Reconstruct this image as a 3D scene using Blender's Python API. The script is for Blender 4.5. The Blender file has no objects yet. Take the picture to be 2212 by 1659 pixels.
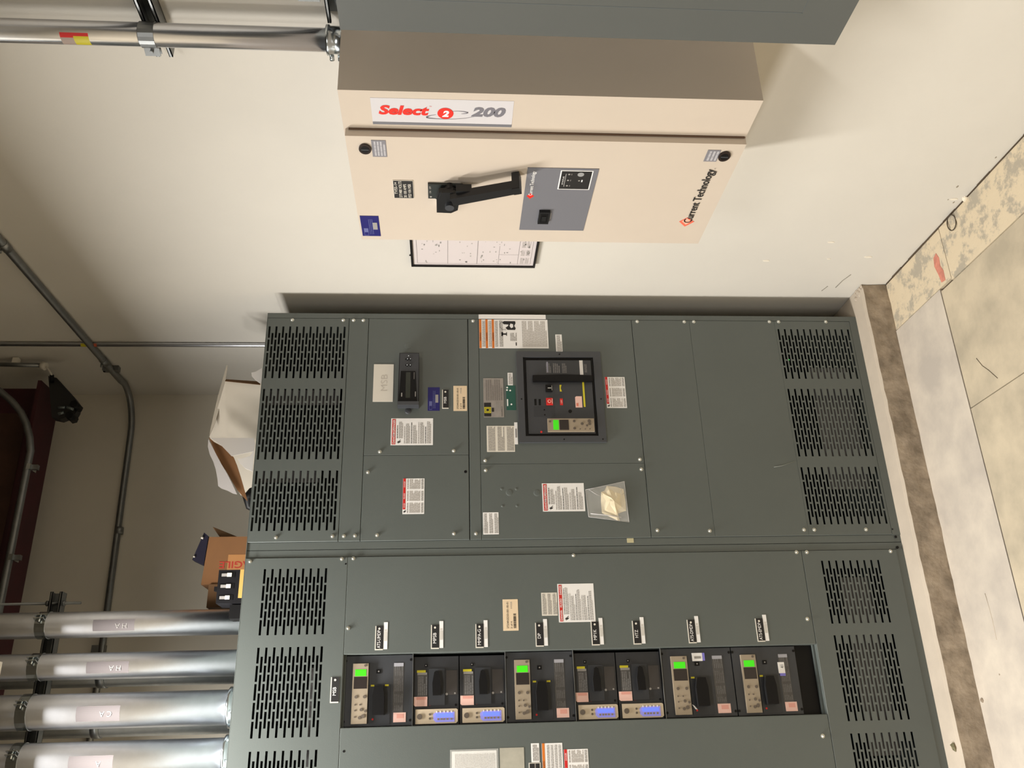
import bpy, math, random
from mathutils import Vector, Matrix
R3 = random.Random(7)
SC = bpy.context.scene
COL = SC.collection

# ------------------------------------------------------------------ camera, world, lights, exposure
CR = [(-0.028915416, -0.06899988, -0.99719753), (-0.91899849, 0.394260536, -0.000632478), (0.393199274, 0.91640474, -0.074810993)]
CC = (-1.58802, -3.01324, 1.64132)
CF = 1882.62
cam_d = bpy.data.cameras.new('camera'); cam = bpy.data.objects.new('camera', cam_d); COL.objects.link(cam)
cam_d.sensor_width = 36; cam_d.lens = CF*36/2212; cam_d.clip_start = 0.05
cam.matrix_world = Matrix(((CR[0][0], -CR[1][0], -CR[2][0], CC[0]),
                           (CR[0][1], -CR[1][1], -CR[2][1], CC[1]),
                           (CR[0][2], -CR[1][2], -CR[2][2], CC[2]), (0, 0, 0, 1)))
SC.camera = cam
W = bpy.data.worlds.new('world'); SC.world = W; W.use_nodes = True
W.node_tree.nodes['Background'].inputs[0].default_value = (1, .95, .88, 1)
W.node_tree.nodes['Background'].inputs[1].default_value = 0.02
SC.view_settings.view_transform = 'Standard'; SC.view_settings.look = 'None'
SC.view_settings.gamma = 1; SC.view_settings.use_curve_mapping = False
SC.view_settings.exposure = 0.1
SC.cycles.max_bounces = 6

def area(name, loc, sx, sy, power, color=(1, .975, .93), rot=(0, 0, 0)):
    d = bpy.data.lights.new(name, 'AREA'); d.shape = 'RECTANGLE'; d.size = sx; d.size_y = sy
    d.energy = power; d.color = color
    o = bpy.data.objects.new(name, d); o.location = loc; o.rotation_euler = rot; COL.objects.link(o); return o
LAMPS = [(-1.9, -.28, 2.98, 1.2, .2, 74), (-2.3, -3.0, 3.1, 1.2, .2, 60), (-4.6, -.7, 2.98, 1.2, .3, 165)]
for i, (x, y, z, sx, sy, pw) in enumerate(LAMPS):
    area('lamp_light', (x, y, z - .012), sx, sy, pw)

# ------------------------------------------------------------------ helpers
def at(u, v, y):
    """the point of the vertical plane Y=y seen at a pixel of the 2212x1659 frame"""
    a, b = (u-1106)/CF, (v-829.5)/CF
    d = [CR[0][i]*a + CR[1][i]*b + CR[2][i] for i in range(3)]
    t = (y-CC[1])/d[1]
    return Vector([CC[i]+t*d[i] for i in range(3)])

def S_board(y0=0.0):
    return lambda a, b, h: (a, y0-h, b)
def S_wall(x0):
    return lambda a, b, h: (x0-h, -a, b)
BO = S_board()

MATS = {}
def mat(name, col, rough=.5, metal=0.0, emit=0.0, var=0.0, scale=8.0, bump=0.0, bscale=60.0, coat=0, alpha=None, col2=None, trans=0.0, spec=None, sharp=False):
    if name in MATS: return MATS[name]
    m = bpy.data.materials.new(name); m.use_nodes = True
    nt = m.node_tree; b = nt.nodes['Principled BSDF']
    c = tuple(x/255 for x in col) if max(col) > 1 else col
    lin = tuple(((x+.055)/1.055)**2.4 if x > .04045 else x/12.92 for x in c)
    b.inputs['Base Color'].default_value = (*lin, 1); b.inputs['Roughness'].default_value = rough
    b.inputs['Metallic'].default_value = metal
    if spec is not None: b.inputs['Specular IOR Level'].default_value = spec
    if emit: b.inputs['Emission Color'].default_value = (*lin, 1); b.inputs['Emission Strength'].default_value = emit
    if trans: b.inputs['Transmission Weight'].default_value = trans
    if alpha is not None: b.inputs['Alpha'].default_value = alpha
    if var or col2 or bump:
        tc = nt.nodes.new('ShaderNodeTexCoord')
    if var or col2:
        n = nt.nodes.new('ShaderNodeTexNoise'); n.inputs['Scale'].default_value = scale; n.inputs['Detail'].default_value = 6; n.inputs['Roughness'].default_value = .6
        r = nt.nodes.new('ShaderNodeValToRGB'); r.color_ramp.elements[0].position = .36; r.color_ramp.elements[1].position = .64
        if sharp: r.color_ramp.elements[0].position = .42; r.color_ramp.elements[1].position = .50; n.inputs['Detail'].default_value = 10; n.inputs['Roughness'].default_value = .72
        l2 = lin
        if col2:
            c2 = tuple(x/255 for x in col2); l2 = tuple(((x+.055)/1.055)**2.4 for x in c2)
        r.color_ramp.elements[0].color = (*[x*(1-var) for x in l2], 1); r.color_ramp.elements[1].color = (*[min(1, x*(1+var*.4)) for x in lin], 1)
        nt.links.new(tc.outputs['Object'], n.inputs['Vector']); nt.links.new(n.outputs['Fac'], r.inputs['Fac'])
        nt.links.new(r.outputs['Color'], b.inputs['Base Color'])
    if bump:
        n2 = nt.nodes.new('ShaderNodeTexNoise'); n2.inputs['Scale'].default_value = bscale; n2.inputs['Detail'].default_value = 4
        bp = nt.nodes.new('ShaderNodeBump'); bp.inputs['Strength'].default_value = bump; bp.inputs['Distance'].default_value = .01
        nt.links.new(tc.outputs['Object'], n2.inputs['Vector']); nt.links.new(n2.outputs['Fac'], bp.inputs['Height']); nt.links.new(bp.outputs['Normal'], b.inputs['Normal'])
    MATS[name] = m; return m

GRAY = mat('switchgear_paint', (92, 98, 95), .42, var=.04, scale=3, bump=.03, bscale=300)
GRAYD = mat('frame_paint', (84, 90, 87), .5)
BLUEG = mat('blue_gray_paint', (85, 88, 86), .45, var=.03, scale=3)
CREAM = mat('cream_enamel', (203, 190, 175), .38, var=.02, scale=4, bump=.02, bscale=400)
WALL = mat('wall_paint', (217, 212, 202), .75, var=.03, scale=1.6, bump=.08, bscale=25)
WALLB = mat('wall_paint_back', (230, 223, 208), .8, var=.04, scale=2)
CEIL = mat('ceiling_paint', (84, 80, 74), .9)
CONC = mat('floor_concrete', (194, 180, 155), .8, var=.09, scale=6, bump=.2, bscale=14, col2=(178, 166, 144))
CONC2 = mat('new_concrete_strip', (201, 190, 174), .8, var=.06, scale=5, bump=.18, bscale=14, col2=(184, 174, 162))
CONC3 = mat('patchy_concrete', (208, 192, 164), .85, var=.06, scale=13, bump=.3, bscale=26, col2=(176, 166, 148), sharp=True)
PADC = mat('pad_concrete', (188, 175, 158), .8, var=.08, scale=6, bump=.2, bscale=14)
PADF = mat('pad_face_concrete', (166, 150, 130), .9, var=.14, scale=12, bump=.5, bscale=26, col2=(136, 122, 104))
JOINT = mat('joint_dirt', (86, 72, 56), .95)
BLACK = mat('black_plastic', (26, 26, 27), .42, spec=.35)
DKG = mat('dark_grey_plastic', (58, 60, 64), .45)
DKG2 = mat('charcoal_bezel', (66, 68, 72), .5)
VBLACK = mat('deep_black', (10, 9, 10), .5, spec=.25)
WHITE = mat('white_sticker', (240, 238, 236), .5)
OFFW = mat('off_white_card', (222, 216, 204), .6)
BEIGE = mat('beige_sticker', (228, 205, 172), .55)
INK = mat('ink_black', (26, 24, 24), .6)
INKG = mat('ink_grey', (150, 146, 142), .6)
INKP = mat('print_line_grey', (176, 170, 164), .6)
RED = mat('red_print', (206, 34, 30), .55)
REDH = mat('header_red', (200, 44, 36), .55)
ORANGE = mat('orange_print', (214, 116, 34), .5)
YEL = mat('yellow_print', (206, 194, 40), .5)
BLUE = mat('blue_sticker', (24, 20, 100), .45)
GREENL = mat('green_sticker', (32, 84, 72), .4)
SILV = mat('silver_label', (158, 152, 146), .45, metal=.3, var=.12, scale=40)
TAN = mat('tan_trip_unit', (156, 142, 122), .5)
TANL = mat('light_tan_unit', (196, 180, 156), .5)
GLOW = mat('green_display', (62, 208, 20), .4, emit=.38)
BLUEL = mat('blue_backlight', (108, 130, 255), .4, emit=.5)
BLUEL2 = mat('lilac_surround', (150, 150, 240), .5, emit=.12)
LCDD = mat('dark_display', (48, 42, 40), .25)
PINK = mat('pink_sticker', (238, 196, 184), .55)
PINKR = mat('salmon_print', (216, 120, 98), .6)
GPLATE = mat('printed_dark_plate', (84, 82, 80), .5, var=.18, scale=60)
VIOL = mat('violet_edge', (130, 124, 214), .5)
GRAPH = mat('slate_panel', (112, 112, 118), .5)
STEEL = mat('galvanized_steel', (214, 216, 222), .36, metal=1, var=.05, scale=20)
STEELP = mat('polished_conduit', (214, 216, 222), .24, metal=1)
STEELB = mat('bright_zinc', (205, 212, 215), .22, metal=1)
STEELD = mat('dull_or_shaded_zinc', (140, 142, 142), .45, metal=.9, var=.08, scale=30)
SCREWM = mat('screw_zinc', (222, 222, 214), .3, metal=.9)
MAROON = mat('red_oxide_primer', (66, 20, 26), .7, var=.25, scale=6)
BROWN = mat('old_wood_brown', (74, 46, 34), .8, var=.3, scale=5)
KRAFT = mat('kraft_cardboard', (122, 83, 48), .85, var=.05, scale=12)
KRAFTD = mat('kraft_dark_edge', (96, 68, 40), .9)
WCARD = mat('white_cardboard', (192, 183, 168), .8, var=.03, scale=8)
FILM = mat('plastic_film', (205, 200, 198), .3, alpha=.8)
CLEARBAG = mat('clear_bag', (235, 235, 230), .12, alpha=.22)
PAPER = mat('cream_paper', (232, 218, 186), .7, var=.06, scale=30)
NAVY = mat('navy_plastic', (26, 24, 46), .5)
YELL2 = mat('amber_label', (196, 158, 84), .6)
FRAMEB = mat('black_frame', (20, 16, 15), .45)
SHEET = mat('drawing_sheet', (216, 206, 204), .6)

class MB:
    def __init__(s): s.v = []; s.f = []; s.m = []; s.mats = []; s.sm = []
    def mi(s, m):
        if m not in s.mats: s.mats.append(m)
        return s.mats.index(m)
    def face(s, pts, m, smooth=False):
        n = len(s.v); s.v += [tuple(p) for p in pts]; s.f.append(tuple(range(n, n+len(pts)))); s.m.append(s.mi(m)); s.sm.append(smooth)
    def box(s, S, a0, a1, b0, b1, h0, h1, m, back=True, front=None):
        if a0 > a1: a0, a1 = a1, a0
        if b0 > b1: b0, b1 = b1, b0
        if h0 > h1: h0, h1 = h1, h0
        P = [S(a, b, h) for h in (h0, h1) for (a, b) in ((a0, b0), (a1, b0), (a1, b1), (a0, b1))]
        n = len(s.v); s.v += P; k = s.mi(m)
        F = [(4, 5, 6, 7), (0, 1, 5, 4), (1, 2, 6, 5), (2, 3, 7, 6), (3, 0, 4, 7)]
        if back: F.append((3, 2, 1, 0))
        for i, f in enumerate(F):
            s.f.append(tuple(n+j for j in f)); s.m.append(s.mi(front) if (front and i == 0) else k); s.sm.append(False)
    def rect(s, S, a0, a1, b0, b1, h, m):
        if a0 > a1: a0, a1 = a1, a0
        if b0 > b1: b0, b1 = b1, b0
        s.face([S(a0, b0, h), S(a1, b0, h), S(a1, b1, h), S(a0, b1, h)], m)
    def poly(s, S, pts, h0, h1, m, side=None):
        n = len(pts)
        s.face([S(a, b, h1) for a, b in pts], m)
        s.face([S(a, b, h0) for a, b in reversed(pts)], side or m)
        for i in range(n):
            (a, b), (c, d) = pts[i], pts[(i+1) % n]
            s.face([S(a, b, h0), S(c, d, h0), S(c, d, h1), S(a, b, h1)], side or m)
    def disc(s, S, a, b, ra, rb, h0, h1, m, n=16, side=None):
        s.poly(S, [(a+ra*math.cos(2*math.pi*i/n), b+rb*math.sin(2*math.pi*i/n)) for i in range(n)], h0, h1, m, side)
    def dome(s, S, a, b, r, h0, hh, m, n=12, rings=3):
        for k in range(rings):
            t0, t1 = k/rings*math.pi/2, (k+1)/rings*math.pi/2
            r0, r1 = r*math.cos(t0), r*math.cos(t1); z0, z1 = h0+hh*math.sin(t0), h0+hh*math.sin(t1)
            for i in range(n):
                A, B = 2*math.pi*i/n, 2*math.pi*(i+1)/n
                p = [S(a+r0*math.cos(A), b+r0*math.sin(A), z0), S(a+r0*math.cos(B), b+r0*math.sin(B), z0), S(a+r1*math.cos(B), b+r1*math.sin(B), z1), S(a+r1*math.cos(A), b+r1*math.sin(A), z1)]
                s.face(p if k < rings-1 else p[:3], m, True)
    def tube(s, path, r, m, n=16, caps=True, smooth=True):
        P = [Vector(p) for p in path]; rr = r if isinstance(r, (list, tuple)) else [r]*len(P)
        t = (P[1]-P[0]).normalized(); u = t.orthogonal().normalized(); rings = []
        base = len(s.v); k = s.mi(m)
        for i, p in enumerate(P):
            if i == 0: T = (P[1]-P[0])
            elif i == len(P)-1: T = P[-1]-P[-2]
            else: T = (P[i+1]-P[i]).normalized()+(P[i]-P[i-1]).normalized()
            T.normalize(); u = (u-T*u.dot(T)).normalized(); w = T.cross(u)
            for j in range(n):
                a = 2*math.pi*j/n; s.v.append(tuple(p+(u*math.cos(a)+w*math.sin(a))*rr[i]))
        for i in range(len(P)-1):
            for j in range(n):
                a = base+i*n+j; b = base+i*n+(j+1) % n
                s.f.append((a, b, b+n, a+n)); s.m.append(k); s.sm.append(smooth)
        if caps:
            s.f.append(tuple(base+j for j in reversed(range(n)))); s.m.append(k); s.sm.append(False)
            s.f.append(tuple(base+(len(P)-1)*n+j for j in range(n))); s.m.append(k); s.sm.append(False)
    def text(s, S, txt, a, b, size, h, m, align='l', rot=0, wscale=1.0, bold=0.0, shear=0.0, fit=None):
        vs, fs, w = textmesh(txt, bold, shear)
        k = size; ws = wscale
        if fit: ws = fit/(w*k) if w else 1
        W_ = w*k*ws; x0 = {'l': 0, 'c': -W_/2, 'r': -W_}[align]
        ca, sa = math.cos(math.radians(rot)), math.sin(math.radians(rot))
        n = len(s.v)
        for (x, y) in vs:
            X, Y = x0+x*k*ws, y*k
            s.v.append(S(a+X*ca-Y*sa, b+X*sa+Y*ca, h))
        q = s.mi(m)
        for f in fs: s.f.append(tuple(n+i for i in f)); s.m.append(q); s.sm.append(False)
    def build(s, name, parent=None, org=None, label=None):
        if parent is not None and org is None: org = parent.get('_o', (0, 0, 0))
        o = Vector(org or (0, 0, 0))
        me = bpy.data.meshes.new(name); me.from_pydata([tuple(Vector(v)-o) for v in s.v], [], s.f)
        for mm in s.mats: me.materials.append(mm)
        me.polygons.foreach_set('material_index', s.m); me.polygons.foreach_set('use_smooth', s.sm); me.update()
        ob = bpy.data.objects.new(name, me); COL.objects.link(ob)
        if parent is not None: ob.parent = parent
        else: ob.location = o
        ob['_o'] = tuple(o)
        if label: ob['label'] = label
        return ob
_TX = {}
def textmesh(txt, bold, shear):
    key = (txt, bold, shear)
    if key in _TX: return _TX[key]
    c = bpy.data.curves.new('t', 'FONT'); c.body = txt; c.size = 1.0; c.offset = bold; c.shear = shear; c.resolution_u = 3; c.fill_mode = 'FRONT'
    ob = bpy.data.objects.new('t', c); COL.objects.link(ob)
    me = bpy.data.meshes.new_from_object(ob.evaluated_get(bpy.context.evaluated_depsgraph_get()))
    vs = [(v.co.x, v.co.y) for v in me.vertices]; fs = [tuple(p.vertices) for p in me.polygons]
    if vs:
        mx, Mx = min(v[0] for v in vs), max(v[0] for v in vs); my = min(v[1] for v in vs); My = max(v[1] for v in vs)
        hh = .73  # cap height of the built-in font
        vs = [((x-mx)/hh, y/hh) for x, y in vs]; w = (Mx-mx)/hh
    else: w = 0
    bpy.data.objects.remove(ob); bpy.data.curves.remove(c); bpy.data.meshes.remove(me)
    _TX[key] = (vs, fs, w); return _TX[key]

def thing(name, loc, label, cat, group=None):
    o = bpy.data.objects.new(name, None); COL.objects.link(o); o.location = loc; o.empty_display_size = .1
    o['_o'] = tuple(loc); o['label'] = label; o['category'] = cat
    if group: o['group'] = group
    return o
def tag(o, label, cat, group=None):
    o['label'] = label; o['category'] = cat
    if group: o['group'] = group
    return o
def struct(o): o['kind'] = 'structure'; return o
def WB(a, b, h): return (a, b, h)      # plain x,y,z for box()

def inst(me_ob, name, parent, loc, label=None):
    o = me_ob.copy(); o.name = name; COL.objects.link(o); o.parent = parent
    o.location = Vector(loc)-Vector(parent['_o']); o['_o'] = tuple(loc)
    if label: o['label'] = label
    elif 'label' in o: del o['label']
    return o

# ------------------------------------------------------------------ the room
XW, YB, ZF = .097, 1.05, -.1
XL, YR, ZC = -9.0, -8.0, 4.35
def wallbox(name, x0, x1, y0, y1, z0, z1, m):
    q = MB(); q.box(WB, x0, x1, y0, y1, z0, z1, m); return struct(q.build(name))
wr = wallbox('wall_right', XW, XW+.12, YR-.1, YB+.1, ZF-.2, ZC, WALL)
wb = wallbox('wall_back', XL, XW, YB, YB+.12, ZF-.2, ZC, WALLB)
wallbox('wall_left', XL-.12, XL, YR-.1, YB+.1, ZF-.2, ZC, WALLB)
wallbox('wall_front', XL, XW, YR-.12, YR, ZF-.2, ZC, WALL)
wallbox('ceiling', XL-.12, XW+.12, YR-.12, YB+.12, ZC, ZC+.1, CEIL)
fl = wallbox('floor', XL, XW, YR, YB, ZF-.2, ZF-.012, JOINT)
g = .004
def slab(x0, x1, y0, y1, m, dz=0):
    q = MB(); q.box(WB, x0+g/2, x1-g/2, y0+g/2, y1-g/2, ZF-.05, ZF+dz, m); return q.build('slab', fl)
slab(-.11, XW-.004, -.5, -.095, CONC3)
slab(-.12, XW-.004, YR, -.5, CONC3, .001)
slab(-3.0, -.11, -.425, -.095, CONC2, .0015)
slab(-.565, -.12, -2.4, -.425, CONC)
slab(-3.0, -.565, -2.4, -.425, CONC, .0005)
slab(-.565, -.12, YR, -2.4, CONC); slab(-3.0, -.565, YR, -2.4, CONC)
slab(XL, -3.0, YR, YB, CONC)
# marks on the floor
q = MB()
q.poly(lambda a, b, h: (a, b, h), [(-.02, -.425), (.012, -.432), (.02, -.452), (-.005, -.462), (-.035, -.458), (-.06, -.468), (-.098, -.466), (-.094, -.442), (-.06, -.436)], ZF, ZF+.0012, mat('red_marking_paint', (206, 132, 112), .8, var=.2, scale=40))
q.build('paint_mark', fl, label='faded red paint mark')
q = MB(); pts = [(2109, 774), (2122, 790), (2136, 800), (2155, 817)]
def atz(u, v, z):
    a, b = (u-1106)/CF, (v-829.5)/CF
    d = [CR[0][i]*a + CR[1][i]*b + CR[2][i] for i in range(3)]; t = (z-CC[2])/d[2]
    return Vector([CC[i]+t*d[i] for i in range(3)])
def atx(u, v, x):
    a, b = (u-1106)/CF, (v-829.5)/CF
    d = [CR[0][i]*a + CR[1][i]*b + CR[2][i] for i in range(3)]; t = (x-CC[0])/d[0]
    return Vector([CC[i]+t*d[i] for i in range(3)])
q.tube([atz(u, v, ZF+.0004) for u, v in pts], .0012, JOINT, 5); q.build('crack', fl)
q = MB(); q.tube([atz(u, v, ZF+.0016) for u, v in [(2128, 1282), (2136, 1310), (2144, 1340), (2153, 1382)]], .0016, PADC, 5); q.build('scratch', fl)
# dark rubbed foot and marks of the right wall
q = MB()
for u, v, r in ((2068, 403, .006), (2060, 437, .005), (2048, 431, .003), (2151, 340, .004)):
    p = atx(u, v, XW); q.disc(S_wall(XW), -p.y, p.z, r, r*.5, 0, .001, mat('chip_grey', (150, 140, 122), .9), 8)
q.build('paint_chip', wr)
q = MB()
for u, v, r in ((1655, 563, .010), (1790, 559, .006), (1795, 523, .010), (1875, 555, .012), (2060, 430, .011)):
    p = atx(u, v, XW); q.disc(S_wall(XW), -p.y, p.z, r*.5, r*1.3, 0, .0015, mat('spackle_white', (238, 230, 214), .8), 9)
q.build('spackle_spot', wr)
q = MB()
for a in ([(1775, 628), (1788, 618)], [(1805, 621), (1820, 606), (1838, 593)]):
    q.tube([atx(u, v, XW-.0002) for u, v in a], .0016, mat('scuff_grey', (140, 134, 122), .9), 5)
q.build('scuff_mark', wr)
# ragged gap between wall and floor, its dark drawn as low strips
q = MB(); y = YR; rr = random.Random(3)
while y < -.1:
    dy = rr.uniform(.03, .09); w = rr.uniform(.002, .006)
    q.box(WB, XW-w, XW+.001, y, min(y+dy, -.1), ZF-.01, ZF+rr.uniform(.001, .004), JOINT); y += dy
struct(q.build('floor_gap_1'))['kind'] = 'structure'
# housekeeping pad
pad = thing('concrete_pad', (-1.2, .4, ZF), 'low concrete housekeeping pad under the grey switchgear', 'pad')
q = MB(); rr = random.Random(5); N = 60
xs = [-2.6+(XW-.002+2.6)*i/N for i in range(N+1)]
ft = [(-.088+rr.uniform(-.0022, .0022), rr.uniform(-.0012, .0012)) for _ in xs]; fb = [-.098+rr.uniform(-.004, .003) for _ in xs]
for i in range(N):
    a, b = xs[i], xs[i+1]
    q.face([(a, ft[i][0]+.012, 0), (b, ft[i+1][0]+.012, 0), (b, YB-.002, 0), (a, YB-.002, 0)], PADC)
    q.face([(a, ft[i][0], -.007+ft[i][1]), (b, ft[i+1][0], -.007+ft[i+1][1]), (b, ft[i+1][0]+.012, 0), (a, ft[i][0]+.012, 0)], PADC, True)
q.build('pad_top', pad)
q = MB()
for i in range(N):
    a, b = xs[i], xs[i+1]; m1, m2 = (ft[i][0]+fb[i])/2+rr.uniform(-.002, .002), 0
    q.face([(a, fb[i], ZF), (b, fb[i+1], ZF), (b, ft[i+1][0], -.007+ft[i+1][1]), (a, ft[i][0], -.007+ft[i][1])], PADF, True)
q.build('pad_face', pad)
q = MB(); rr = random.Random(11)
for _ in range(14):
    x, y = XW-.004-rr.random()*.03, -.09+rr.random()*.06
    q.dome(lambda a, b, h: (a, b, h), x, y, rr.uniform(.004, .011), 0, rr.uniform(.003, .009), PADC, 6, 2)
o = q.build('mortar_crumbs', None, org=(XW-.02, -.06, 0)); o['kind'] = 'stuff'; tag(o, 'crumbs of mortar on the pad corner against the cream wall', 'debris')

# ------------------------------------------------------------------ stickers
def wl(q, S, a0, a1, b, hh, h, m, rr, fill=1.0):
    """one line of small print: word dashes"""
    a = a0; end = a0+(a1-a0)*fill
    while a < end-.001:
        w = rr.uniform(.003, .009)*max(.5, hh/.0016); w = min(w, end-a)
        q.rect(S, a, a+w, b, b+hh, h, m); a += w+.0011
def para(q, S, a0, a1, b0, b1, n, h, m, rr, frac=.55):
    p = (b1-b0)/n
    for i in range(n):
        wl(q, S, a0, a1, b1-(i+1)*p, p*frac, h, m, rr, 1 if i % 4 != 3 else rr.uniform(.5, .95))
def symbol(q, S, a, b, s, h):
    q.face([S(a-s*.2, b+s*.5, h), S(a-s*.35, b-s*.1, h), S(a, b-s*.5, h), S(a+s*.05, b-.02*s, h)], INK)
    q.face([S(a, b, h), S(a+s*.35, b-s*.45, h), S(a+s*.42, b-s*.3, h), S(a+s*.05, b+s*.12, h)], INK)
    q.face([S(a-s*.5, b+s*.1, h), S(a+s*.1, b+.2*s, h), S(a+s*.1, b+s*.3, h), S(a-s*.5, b+.22*s, h)], INK)
def danger(parent, xR, xL, zT, zB, kind, name='danger_label', label='white danger label with a red header', S=BO, h=.0005, cols=1, seed=1):
    q = MB(); rr = random.Random(seed); H = zT-zB; Wd = xR-xL
    q.box(S, xL, xR, zB, zT, 0, h, WHITE)
    e = h+.0004
    if kind == 'wide':       # red band along the top, wording below in rows
        hb = H*.085; t = zT-.004
        q.rect(S, xL+.003, xR-.003, t-hb, t, e, REDH)
        q.text(S, 'DANGER', xL+.006, t-hb*.82, hb*.62, e+.0003, WHITE, 'l', wscale=.95, bold=.01)
        q.text(S, 'PELIGRO', (xL+xR)/2, t-hb*.82, hb*.62, e+.0003, WHITE, 'c', wscale=.85, bold=.01)
        q.text(S, 'DANGER', xR-.006, t-hb*.82, hb*.62, e+.0003, WHITE, 'r', wscale=.85, bold=.01)
        symbol(q, S, xL+.014, t-hb-.013, .016, e)
        b1 = t-hb-.003; b0 = zB+.005; k = 5; hh = (b1-b0)/k
        for i in range(k):
            ind = .026 if i == 0 else .006
            wl(q, S, xL+ind, xR-.01, b1-i*hh-hh*.2, hh*.09, e, INK if i % 2 == 0 else INKG, rr, rr.uniform(.7, .95))
            para(q, S, xL+ind, xL+ind+(xR-.008-xL-ind)*rr.uniform(.7, .97), b1-(i+1)*hh+hh*.1, b1-i*hh-hh*.28, 4, e, INKG, rr, .5)
    else:                     # red header with three columns under it
        hb = H*.13
        q.rect(S, xL+Wd*.13, xR, zT-hb, zT-.0006, e, RED)
        c = Wd/3
        for i, t in enumerate(('DANGER', 'PELIGRO', 'DANGER')):
            if i: q.text(S, t, xL+c*(i+.5), zT-hb*.8, hb*.5, e+.0003, WHITE, 'c', wscale=.8)
            else: q.text(S, t, xL+c*.72, zT-hb*.8, hb*.5, e+.0003, WHITE, 'c', wscale=.6)
        symbol(q, S, xL+.010, zT-hb*.75, .012, e)
        for i in range(3):
            a0, a1 = xL+c*i+.004, xL+c*(i+1)-.003
            wl(q, S, a0, a1, zT-hb-.009, .003, e, INKG, rr)
            para(q, S, a0, a1, zB+H*.2, zT-hb-.012, 9, e, INKP, rr, .62)
            para(q, S, a0, a1, zB+.004, zB+H*.16, 2, e, INKG, rr, .6)
    return q.build(name, parent, label=label)
def notice(parent, xR, xL, zT, zB, n=6, S=BO, base=WHITE, ink=INKG, name='notice_sticker', label=None, h=.0005, seed=2, blocks=1):
    q = MB(); rr = random.Random(seed); q.box(S, xL, xR, zB, zT, 0, h, base)
    H = (zT-zB); bh = H/blocks
    for k in range(blocks):
        para(q, S, xL+.004, xR-.004, zB+k*bh+bh*.12, zB+(k+1)*bh-bh*.12, n, h+.0004, ink, rr)
    return q.build(name, parent, label=label)
def nameplate(parent, xR, xL, zT, zB, txt, S=BO, label=None, off=0.0):
    q = MB(); q.box(S, xL, xR, zB, zT, 0, .0014, OFFW); q.box(S, xL+.0035, xR, zB, zT-.003, .0014, .0018, INK)
    hh = (zT-zB)*.42
    q.text(S, txt, (xL+xR)/2-.004+off, zB+(zT-zB)*.34, hh, .0021, WHITE, 'c', bold=.006, fit=min(.0085*len(txt), (xR-xL)*.74))
    q.disc(S, xR-.009, zB+(zT-zB)*.5, .0036, .0036, .0018, .0023, OFFW, 10)
    return q.build('nameplate', parent, label=label or 'black nameplate reading '+txt)
def barcode(parent, xR, xL, zT, zB, t1, t2, S=BO):
    q = MB(); q.box(S, xL, xR, zB, zT, 0, .0005, BEIGE); H = zT-zB; Wd = xR-xL; e = .0009; rr = random.Random(9)
    q.text(S, t1, xL+Wd*.07, zT-H*.37, H*.13, e, INK, 'l', fit=Wd*.84, bold=.004)
    q.text(S, t2, xL+Wd*.07, zT-H*.6, H*.12, e, INK, 'l', fit=Wd*.22)
    q.text(S, 'MSB', xR-Wd*.3, zT-H*.6, H*.1, e, INKG, 'l', fit=Wd*.22)
    a = xL+Wd*.08
    while a < xL+Wd*.53:
        w = rr.choice((.0006, .0012, .002)); q.rect(S, a, a+w, zB+H*.15, zB+H*.32, e, INK); a += w+rr.choice((.0006, .001))
    return q.build('barcode_sticker', parent, label='beige barcode sticker')
def bluetag(parent, xR, xL, zT, zB, S=BO):
    q = MB(); q.box(S, xL, xR, zB, zT, 0, .0005, BLUE); H = zT-zB; Wd = xR-xL; e = .0009
    pale = mat('pale_blue_print', (96, 100, 150), .5)
    q.rect(S, xL+Wd*.04, xL+Wd*.4, zT-H*.36, zT-H*.12, e, pale); q.rect(S, xL+Wd*.06, xL+Wd*.2, zT-H*.34, zT-H*.14, e+.0003, BLUE)
    rr = random.Random(4)
    for i in range(3): wl(q, S, xL+Wd*.1, xR-Wd*.15, zT-H*(.46+.09*i), H*.03, e, pale, rr)
    q.rect(S, xL+Wd*.34, xL+Wd*.68, zB+H*.12, zB+H*.36, e, INKG)
    return q.build('service_label', parent, label='dark blue service label')

# ------------------------------------------------------------------ switchgear sections
scr = MB(); scr.disc(BO, 0, 0, .0068, .0068, 0, .0018, SCREWM, 12); scr.dome(BO, 0, 0, .0052, .0018, .0062, SCREWM, 10, 3)
SCREW = scr.build('screw'); 
def screw(parent, x, z, first=[True]):
    if first[0]:
        first[0] = False; o = SCREW; o.parent = parent; o.location = Vector((x, 0, z))-Vector(parent['_o']); o['_o'] = (x, 0, z); return o
    return inst(SCREW, 'screw', parent, (x, 0, z))
LIP = .02
def slots(x_ranges, zlo, zhi, ncol):
    """staggered vertical pitch of short horizontal slots"""
    out = []; hgt = .0074; pitch = (zhi-zlo-hgt)/(ncol-1)
    for (xr, xl, n) in x_ranges:
        gp = .0068; L = ((xr-xl)-(n-1)*gp)/n
        for k in range(ncol):
            z = zlo+k*pitch
            for i in range(n): out.append((xl+i*(L+gp), xl+i*(L+gp)+L, z, z+hgt))
            if k < ncol-1:
                zz = z+pitch/2
                for i in range(n-1): x = xl+(L+gp)/2+i*(L+gp); out.append((x, x+L, zz, zz+hgt))
    return out
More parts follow.
